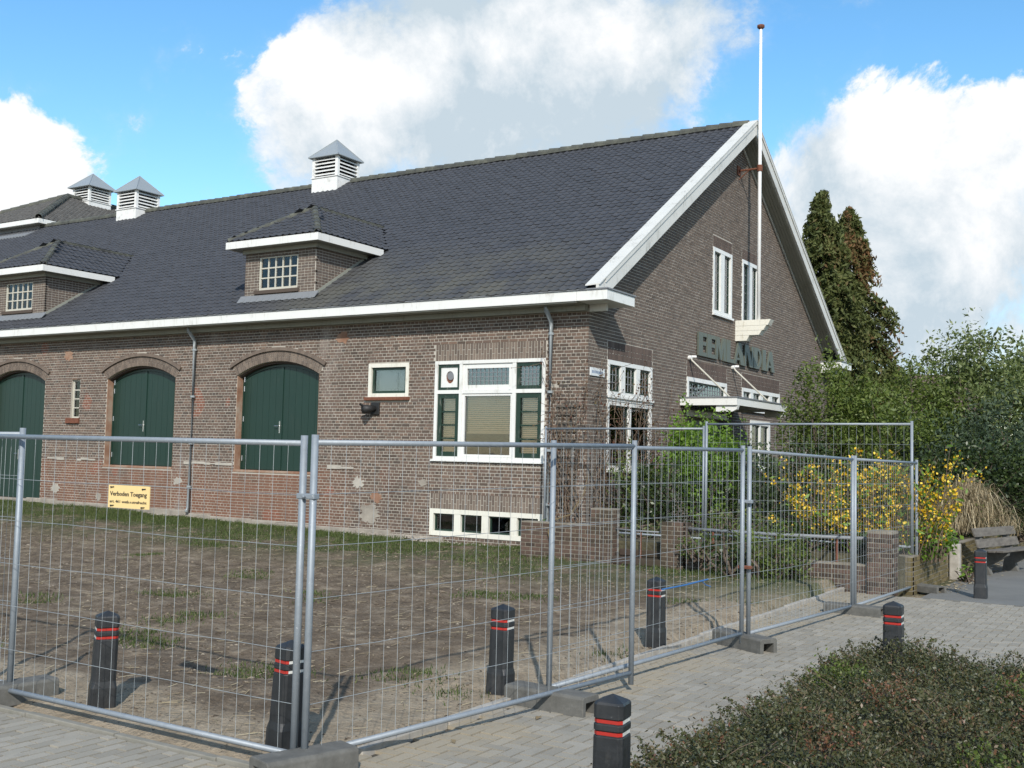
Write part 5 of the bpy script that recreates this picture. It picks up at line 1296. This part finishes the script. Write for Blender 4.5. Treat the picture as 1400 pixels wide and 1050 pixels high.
shrub('leafy_plant', P0(1120, 720, 19.2, .5), (.95, .45, .30), 'low green plants under the yellow bush', 'plant', 'lf_mid', 90, 460, .035, .45, (.1, .22), 4)
shrub('leafy_plant', P0(872, 715, 20.6, .5), (.6, .5, .18), 'low grassy plants beside the garden steps', 'plant', 'lf_olive', 60, 460, .035, .3, (.08, .18), 4)
shrub('evergreen_shrub', P0(1000, 765, 17.7, .05), (.50, .34, .42), 'small dark shrub hanging over the low garden wall', 'shrub', 'lf_dark', 40, 420, .04, .5, (.12, .22), 4)
shrub('evergreen_shrub', P0(1052, 775, 17.5, .05), (.70, .40, .42), 'dark needled shrub at the foot of the low garden wall', 'shrub', 'lf_mid', 90, 460, .035, .35, (.12, .24), 4, None, None, 40)
shrub('evergreen_shrub', P0(1100, 745, 18.3, .45), (.6, .3, .25), 'trailing dark plant spilling over the middle of the low garden wall', 'shrub', 'lf_dark', 60, 460, .035, .45, (.1, .2), 4)
shrub('leafy_plant', P0(955, 745, 18.4, .35), (.35, .3, .22), 'small green plant beside the freestanding brick pier', 'plant', 'lf_mid', 40, 460, .03, .45, (.08, .16), 4)
shrub('leafy_plant', P0(1188, 752, 17.6, .45), (.26, .2, .2), 'small bluish green leafy plant on the wall by the corner pier', 'plant', 'lf_blue', 24, 500, .05, .6, (.08, .15), 3)
shrub('leafy_plant', P0(1278, 735, 18.3, .55), (.45, .5, .24), 'leafy green plants on top of the mossy wall', 'plant', 'lf_bright', 40, 460, .045, .55, (.08, .18), 3)
shrub('fern', P0(732, 706, 20.6, .5), (.26, .2, .16), 'small bright fern at the end of the basement window', 'fern', 'lf_bright', 18, 500, .04, .4, (.07, .13), 3)
shrub('leafy_plant', P0(1322, 786, 18.9, .0), (.14, .14, .16), 'small weed at the foot of the pale concrete post', 'plant', 'lf_bright', 14, 500, .04, .4, (.06, .12), 3)
# yellow flowering bush
kb_ = np.array(P0(1190, 690, 18.2, .5)); ker = thing('flowering_bush', kb_, 'loose bush full of yellow flowers behind the fence end', 'bush')
mb = MB(); FP = []; LP_ = []
for i in range(300):
    a = rng.random() * 2 * math.pi; rr = rng.random() ** .5; b0 = kb_ + np.array([math.cos(a) * rr * 1.15, math.sin(a) * rr * .55, -.05])
    out = RT * rng.normal(.02, .42) + np.array([0, 0, 0]) + FW * rng.normal(0, .25); H = rng.uniform(.8, 2.5) * (1 - .18 * abs(rng.normal()))
    H = max(H, .5); pts = [b0 + out * (s ** 1.6) * 1.0 + np.array([0, 0, H * (s - .22 * s ** 3)]) for s in (0, .35, .7, 1)]
    mb.tube(pts, [.007, .006, .005, .003], 4, False)
    for s in rng.random(7): 
        k = s * .98; q = b0 + out * (k ** 1.6) + np.array([0, 0, H * (k - .22 * k ** 3)])
        LP_.append(q + rng.normal(0, .05, 3)); LP_.append(q + rng.normal(0, .05, 3))
        if k > .38 and rng.random() < .72:
            for _ in range(rng.integers(4, 11)): FP.append(q + rng.normal(0, .045, 3))
mb.build('stem', 'lf_grass' if False else 'vine', ker)
quads(np.array(LP_), .05, .4, 'foliage', 'lf_bright', ker); quads(np.array(FP), .022, .9, 'flower', 'lf_yellow', ker, kind='stuff')
ker.scale = (1, 1, 1)
# heap of dry stalks
hb = np.array(P0(1322, 700, 22.4, .60)); dry = thing('dry_grass_clump', hb, 'sprawling clump of dry straw coloured stalks behind the bench', 'grass clump')
Vv = []; Ff = []; Rr = []
for i in range(2600):
    a = rng.normal(-.1, .38) * RT + rng.normal(0, .34) * FW; b0 = hb + np.array([a[0], a[1], rng.uniform(0, .95) * math.exp(-(a @ a) * 2.0)])
    dr = RT * rng.normal(.18, .5) + FW * rng.normal(-.1, .4); H = rng.uniform(.15, .78); Lr = rng.uniform(.3, 1.0); wd = rng.uniform(.004, .011); pr = None
    side = np.cross(dr, (0, 0, 1.)); side /= np.linalg.norm(side) + 1e-6
    for s in (0, .33, .66, 1):
        q = b0 + dr * Lr * s + np.array([0, 0, H * (2.0 * s - 1.9 * s * s) * 1.1])
        k = len(Vv); Vv += [q - side * wd * (1.15 - s), q + side * wd * (1.15 - s)]
        if s: Ff.append((k - 2, k - 1, k + 1, k)); Rr.append(rng.random())
fast_mesh('stalks', Vv, Ff, 'lf_straw', dry, Rr, 'stuff')
quads(ellipsoid_shell(hb + (0, 0, .35), (.75, .6, .45), 500, .2), .05, .4, 'foliage', 'lf_mid', dry)
# bare climber on the corner
def climber(org, spanfn, n, label, name='climbing_vine'):
    o = thing(name, org, label, 'vine'); mb = MB(); lp = []
    for i in range(n):
        pts, rs = spanfn(i); mb.tube(pts, rs, 4, False)
        for q in pts[1:]:
            for _ in range(2):
                if rng.random() < .6: lp.append(np.array(q) + rng.normal(0, .05, 3))
            if rng.random() < .8:
                e = np.array(q) + rng.normal(0, .16, 3) * np.array([1, 1, 1]); mb.tube([q, (np.array(q) + e) / 2 + rng.normal(0, .02, 3), e], .0045, 3, False); lp.append(e)
    mb.build('stems', 'vine', o); quads(np.array(lp), .028, .6, 'foliage', 'lf_red', o)
def vine1(i):
    x = rng.uniform(-.75, -.05); z = .55; pts = [(x, -.06, z)]; top = rng.uniform(1.8, 4.9)
    while z < top:
        z += rng.uniform(.14, .3); x += rng.normal(0, .08); x = min(max(x, -1.0), .02); pts.append((x, -.06 - abs(rng.normal(0, .05)), z))
    return pts, [.013 * (1 - .7 * k / len(pts)) for k in range(len(pts))]
climber((-.4, -.1, .5), vine1, 15, 'bare brown vine climbing the brick corner beside the downpipe')
def vine2(i):
    y = rng.uniform(.1, 3.6); z = .55; pts = [(.09, y, z)]; top = rng.uniform(2.2, 3.9)
    while z < top:
        z += rng.uniform(.14, .28); y += rng.normal(0, .09); y = max(y, .02); pts.append((.09 + abs(rng.normal(0, .10)), y, z))
    return pts, [.013 * (1 - .7 * k / len(pts)) for k in range(len(pts))]
climber((.1, 1.6, .5), vine2, 36, 'tangled bare vine over the lower gable window')
dt = thing('dry_vine', (.9, -2.0, .0), 'dead pale vine hanging over the low garden wall', 'vine')
MB().tube([(.45, -2.03, .08), (.38, -2.02, .35), (.30, -2.0, .62), (.40, -1.98, .84), (.7, -1.9, .95), (.95, -1.85, 1.35), (1.0, -1.8, 1.7)], [.022, .02, .02, .018, .015, .012, .006], 6).build('stem', 'lf_straw', dt)

# shrub bed in the foreground
bed = MB().box(7.62, 16, -22, -8.55, -.08, .02).build('planting_bed', 'earth', kind='structure')
def bedh(x, y): return (.235 + .10 * math.sin(x * 2.1 + 1) * math.cos(y * 1.7) + .07 * math.sin(x * 5.3 + y * 3.9) + .10 * mn.noise(Vector((x * 3.2, y * 3.2, 8)))) * float(sm(7.35, 8.05, x)) * float(sm(-8.25, -9.1, y)) + .03
N = 33000; X_ = rng.uniform(7.42, 12.6, N); Y_ = rng.uniform(-17.2, -8.1, N)
d_ = np.stack([X_, Y_, np.full(N, .3)], 1) - CAM; w_ = d_ @ FW; uu = 700 + FPX * (d_ @ RT) / w_; vv = 525 - FPX * (d_ @ UP) / w_
keep = (w_ > 1) & (uu > 640) & (uu < 1560) & (vv < 1240) & (vv > 820); X_, Y_ = X_[keep], Y_[keep]
P = []; bi = []; tw = MB()
for x, y in zip(X_, Y_):
    h = bedh(x, y); 
    if h < .05: continue
    dr = np.array([rng.normal(0, .6), rng.normal(0, .6), .55 + .3 * rng.random()]); dr /= np.linalg.norm(dr); Ls = rng.uniform(.08, .24) * (1.25 if mn.noise(Vector((x * 4, y * 4, 2))) > .1 else .8); b0 = np.array([x, y, h * (.45 + .5 * rng.random())])
    k = 11; tt = rng.random(k)[:, None]; P.append(b0 + dr * tt * Ls + rng.normal(0, .010, (k, 3)))
    v = .50 + .34 * mn.noise(Vector((x * 1.4, y * 1.4, 0))) + (.42 if mn.noise(Vector((x * 2.2 + 9, y * 2.2, 4))) > .42 else 0); bi += [v + rng.normal(0, .08)] * k
for _ in range(170):   # long arching shoots at the edges
    if rng.random() < .55: x = rng.uniform(7.5, 7.85); y = rng.uniform(-13.8, -8.6); dr = np.array([-rng.uniform(.1, .5), rng.normal(0, .35), .7])
    else: x = rng.uniform(7.7, 11.5); y = rng.uniform(-9.4, -8.5); dr = np.array([rng.normal(0, .4), rng.uniform(-.1, .4), .8])
    h = bedh(x, y) * .7; Ls = rng.uniform(.2, .5); pts = [np.array([x, y, h]) + dr * Ls * s + np.array([0, 0, -.35 * Ls * s * s]) for s in (0, .25, .5, .75, 1)]
    tw.tube(pts, [.004, .004, .003, .003, .002], 4, False)
    for s in np.linspace(.1, 1, 24): q = np.array([x, y, h]) + dr * Ls * s + np.array([0, 0, -.35 * Ls * s * s]); P.append(q + rng.normal(0, .009, (2, 3))); bi += [.5] * 2
P = np.concatenate(P)
gc = thing('groundcover_shrub', (9, -11, 0), 'dense low dark evergreen groundcover filling the bed beside the paving', 'groundcover')
bi = np.array(bi); gsel = np.array([mn.noise(Vector((q[0] * 1.1 + 4, q[1] * 1.1 - 2, 6))) > .30 for q in P]) & (rng.random(len(P)) < .55)
quads(P[~gsel], .0130, .5, 'foliage', 'lf_coton', gc, kind='stuff', rndbias=bi[~gsel], nrm=np.array([0, 0, .6])); quads(P[gsel], .0150, .5, 'young_foliage', 'lf_mid', gc, kind='stuff', nrm=np.array([0, 0, .6]))
for _ in range(900):
    x = rng.uniform(7.6, 12); y = rng.uniform(-14.5, -8.8); h = bedh(x, y); l = rng.uniform(.06, .2); a = rng.random() * 6.3; e = np.array([math.cos(a) * l, math.sin(a) * l, l * rng.uniform(.3, 1)]); p_ = np.array([x, y, h * .8]); tw.tube([p_, p_ + e * .6 + (0, 0, .01), p_ + e], .0022, 3, False)
tw.build('shoots', 'vine', gc)
mb = MB()
for _ in range(9):
    x = rng.uniform(7.9, 10.5); y = rng.uniform(-13.5, -9); h = bedh(x, y); mb.tube([(x, y, h), (x + rng.normal(0, .2), y + rng.normal(0, .2), h + .10), (x + rng.normal(0, .25), y + rng.normal(0, .25), h + .07)], .0022, 4, False)
mb.build('dead_stems', 'lf_straw', gc)

# grass by the wall, clods and litter on the plot
def blades(n, fn, hmin, hmax, name, label):
    Vv = np.empty((n, 4, 3)); k = 0
    X = []; 
    while k < n:
        x, y = fn(); z = hsoil(x, y); h = rng.uniform(hmin, hmax); a = rng.random() * math.pi; w = .005 + .003 * rng.random(); lx, ly = rng.normal(0, .45 * h, 2)
        c, s = math.cos(a) * w, math.sin(a) * w; Vv[k] = ((x - c, y - s, z - .005), (x + c, y + s, z - .005), (x + lx + c * .2, y + ly + s * .2, z + h), (x + lx - c * .2, y + ly - s * .2, z + h)); k += 1
    o = fast_mesh(name, Vv.reshape(-1, 3), np.arange(n * 4).reshape(n, 4), 'lf_grass', None, rng.random(n)); tag(o, label, 'grass', kind='stuff'); return o
def gpos():
    while True:
        x = rng.uniform(-22, 5.2); y = -.25 - abs(rng.normal(0, 1.9)) ; 
        if y < -9: continue
        d = mn.fractal(Vector((x * .45, y * .45, 7)), 1, 2, 4) + .45 * float(sm(-5, -1.2, y)) - .08
        if d > rng.random() * .55: return x, y
blades(46000, gpos, .02, .08, 'grass', 'short green grass growing along the foot of the brick wall')
def gpos2():
    while True:
        x = rng.uniform(-8, 5.4); y = rng.uniform(-13.6, -4)
        if mn.noise(Vector((x * .8, y * .8, 2))) > .42: return x + rng.normal(0, .1), y + rng.normal(0, .1)
blades(8000, gpos2, .015, .05, 'weeds', 'sparse green weeds on the bare soil')
B = []; Vv = []; Ff = []; Vv2 = []; Ff2 = []
for i in range(26000):
    x = rng.uniform(-14, 5.5); y = rng.uniform(-14.1, -1.0)
    if rng.random() > .35 + .65 * (mn.noise(Vector((x * .6, y * .6, 5))) > -.05): continue
    z = hsoil(x, y); r = rng.uniform(.008, .024) * (1.9 if rng.random() < .06 else 1) * (.6 if (x > 3.6 or y < -12.8) else 1); k = len(Vv)
    Vv += [(x + r * (1 + rng.random() * .6), y, z), (x, y + r * (1 + rng.random() * .6), z), (x - r, y + r * .2 * rng.normal(), z), (x, y - r, z), (x + r * .3 * rng.normal(), y, z + r * rng.uniform(.35, .6)), (x, y, z - r * .5)]
    Ff += [(k, k + 1, k + 4), (k + 1, k + 2, k + 4), (k + 2, k + 3, k + 4), (k + 3, k, k + 4)]
for i in range(900):
    x = rng.uniform(-17, -1.3) if rng.random() < .4 else rng.normal(-4.9, .8); y = -.06 - abs(rng.normal(0, .16)); z = hsoil(x, y) + (.10 if -6.2 < x < -3.9 else 0) * rng.random() * max(0, 1 + y * 3); r = rng.uniform(.012, .05); k = len(Vv2)
    Vv2 += [(x + r * (1 + rng.random() * .6), y, z), (x, y + r * (1 + rng.random() * .6), z), (x - r, y + r * .2 * rng.normal(), z), (x, y - r, z), (x + r * .3 * rng.normal(), y, z + r * rng.uniform(.5, .9))]
    Ff2 += [(k, k + 1, k + 4), (k + 1, k + 2, k + 4), (k + 2, k + 3, k + 4), (k + 3, k, k + 4)]
tag(fast_mesh('rubble', Vv2, Ff2, 'plinth'), 'pale mortar rubble along the foot of the brick wall', 'rubble', kind='stuff')
tag(fast_mesh('soil_clods', Vv, Ff, 'clod', None, np.repeat(rng.random(len(Ff) // 4), 4)), 'scattered clods and crumbs of brown soil on the plot', 'soil', kind='stuff')
Vv = []; Ff = []; Rr = []
for i in range(4200):
    x = rng.uniform(-14, 5.5); y = rng.uniform(-14.0, -1.0); z = hsoil(x, y) + .006; a = rng.random() * math.pi; l = rng.uniform(.02, .09); w = .003; k = len(Vv); c, s = math.cos(a), math.sin(a)
    Vv += [(x - c * l + s * w, y - s * l - c * w, z), (x + c * l + s * w, y + s * l - c * w, z + .008), (x + c * l - s * w, y + s * l + c * w, z + .01), (x - c * l - s * w, y - s * l + c * w, z + .002)]; Ff.append((k, k + 1, k + 2, k + 3)); Rr.append(rng.random())
tag(fast_mesh('dry_stalks', Vv, Ff, 'lf_straw', None, Rr), 'dry straw bits strewn over the bare soil', 'straw', kind='stuff')
Vv = []; Ff = []; Rr = []   # leaf litter and moss along edges
def strip(n, fn):
    for i in range(n):
        x, y, z = fn(); q = rng.normal(0, .018, (4, 3)); q[:, 2] = abs(q[:, 2]) * .4; k = len(Vv); Vv.extend([(x + a, y + b, z + c) for a, b, c in (q[0] - (.015, .01, 0), q[1] + (.015, -.01, 0), q[2] + (.012, .014, 0), q[3] - (.012, -.014, 0))]); Ff.append((k, k + 1, k + 2, k + 3)); Rr.append(rng.random())
strip(700, lambda: (rng.normal(6.95, .16), rng.uniform(-1.2, 8), .012)); strip(60, lambda: (rng.uniform(5.7, 7.6), rng.uniform(-13.5, -2.1), .008))
tag(fast_mesh('leaf_litter', Vv, Ff, 'lf_straw', None, Rr), 'dry leaf litter along the mossy wall and paving', 'litter', kind='stuff')
for (u, v, t_, lab, rz) in ((693, 936, 0, 'white scrap of paper beside the concrete foot', .4), (525, 1014, 0, 'white paper scrap by the corner panel rail', 1.2), (922, 813, 0, 'white scrap lying on the soil behind the blue strap', .8)):
    p = at_z(u, v, .012 if v > 900 else .06); o = thing('paper_scrap', p, lab, 'paper'); MB().add([(p[0] - .06, p[1] - .02, p[2]), (p[0] + .05, p[1] - .03, p[2] + .015), (p[0] + .06, p[1] + .03, p[2] + .03), (p[0] - .04, p[1] + .035, p[2] + .01), (p[0], p[1], p[2] + .028)], [(0, 1, 4), (1, 2, 4), (2, 3, 4), (3, 0, 4)]).build('sheet', 'plate', o)
# far house roof glimpsed between the trees
q = at_t(1215, 560, 90); hs_ = thing('far_house', (q[0], q[1], 0), 'distant house with brown tiled roof glimpsed beside the conifers', 'house')
MB().box(q[0] - 7, q[0] + 7, q[1] - 4, q[1] + 4, -.1, 6.0).build('wall', 'wallbrick', hs_); zr = at_t(1215, 513, 90)[2]
MB().add([(q[0] - 7.3, q[1] - 4.4, 5.7), (q[0] + 7.3, q[1] - 4.4, 5.7), (q[0] + 7.3, q[1], zr), (q[0] - 7.3, q[1], zr), (q[0] - 7.3, q[1] + 4.4, 5.7), (q[0] + 7.3, q[1] + 4.4, 5.7)], [(0, 1, 2, 3), (3, 2, 5, 4), (0, 3, 4), (1, 5, 2)]).build('roof', 'housebrick', hs_)
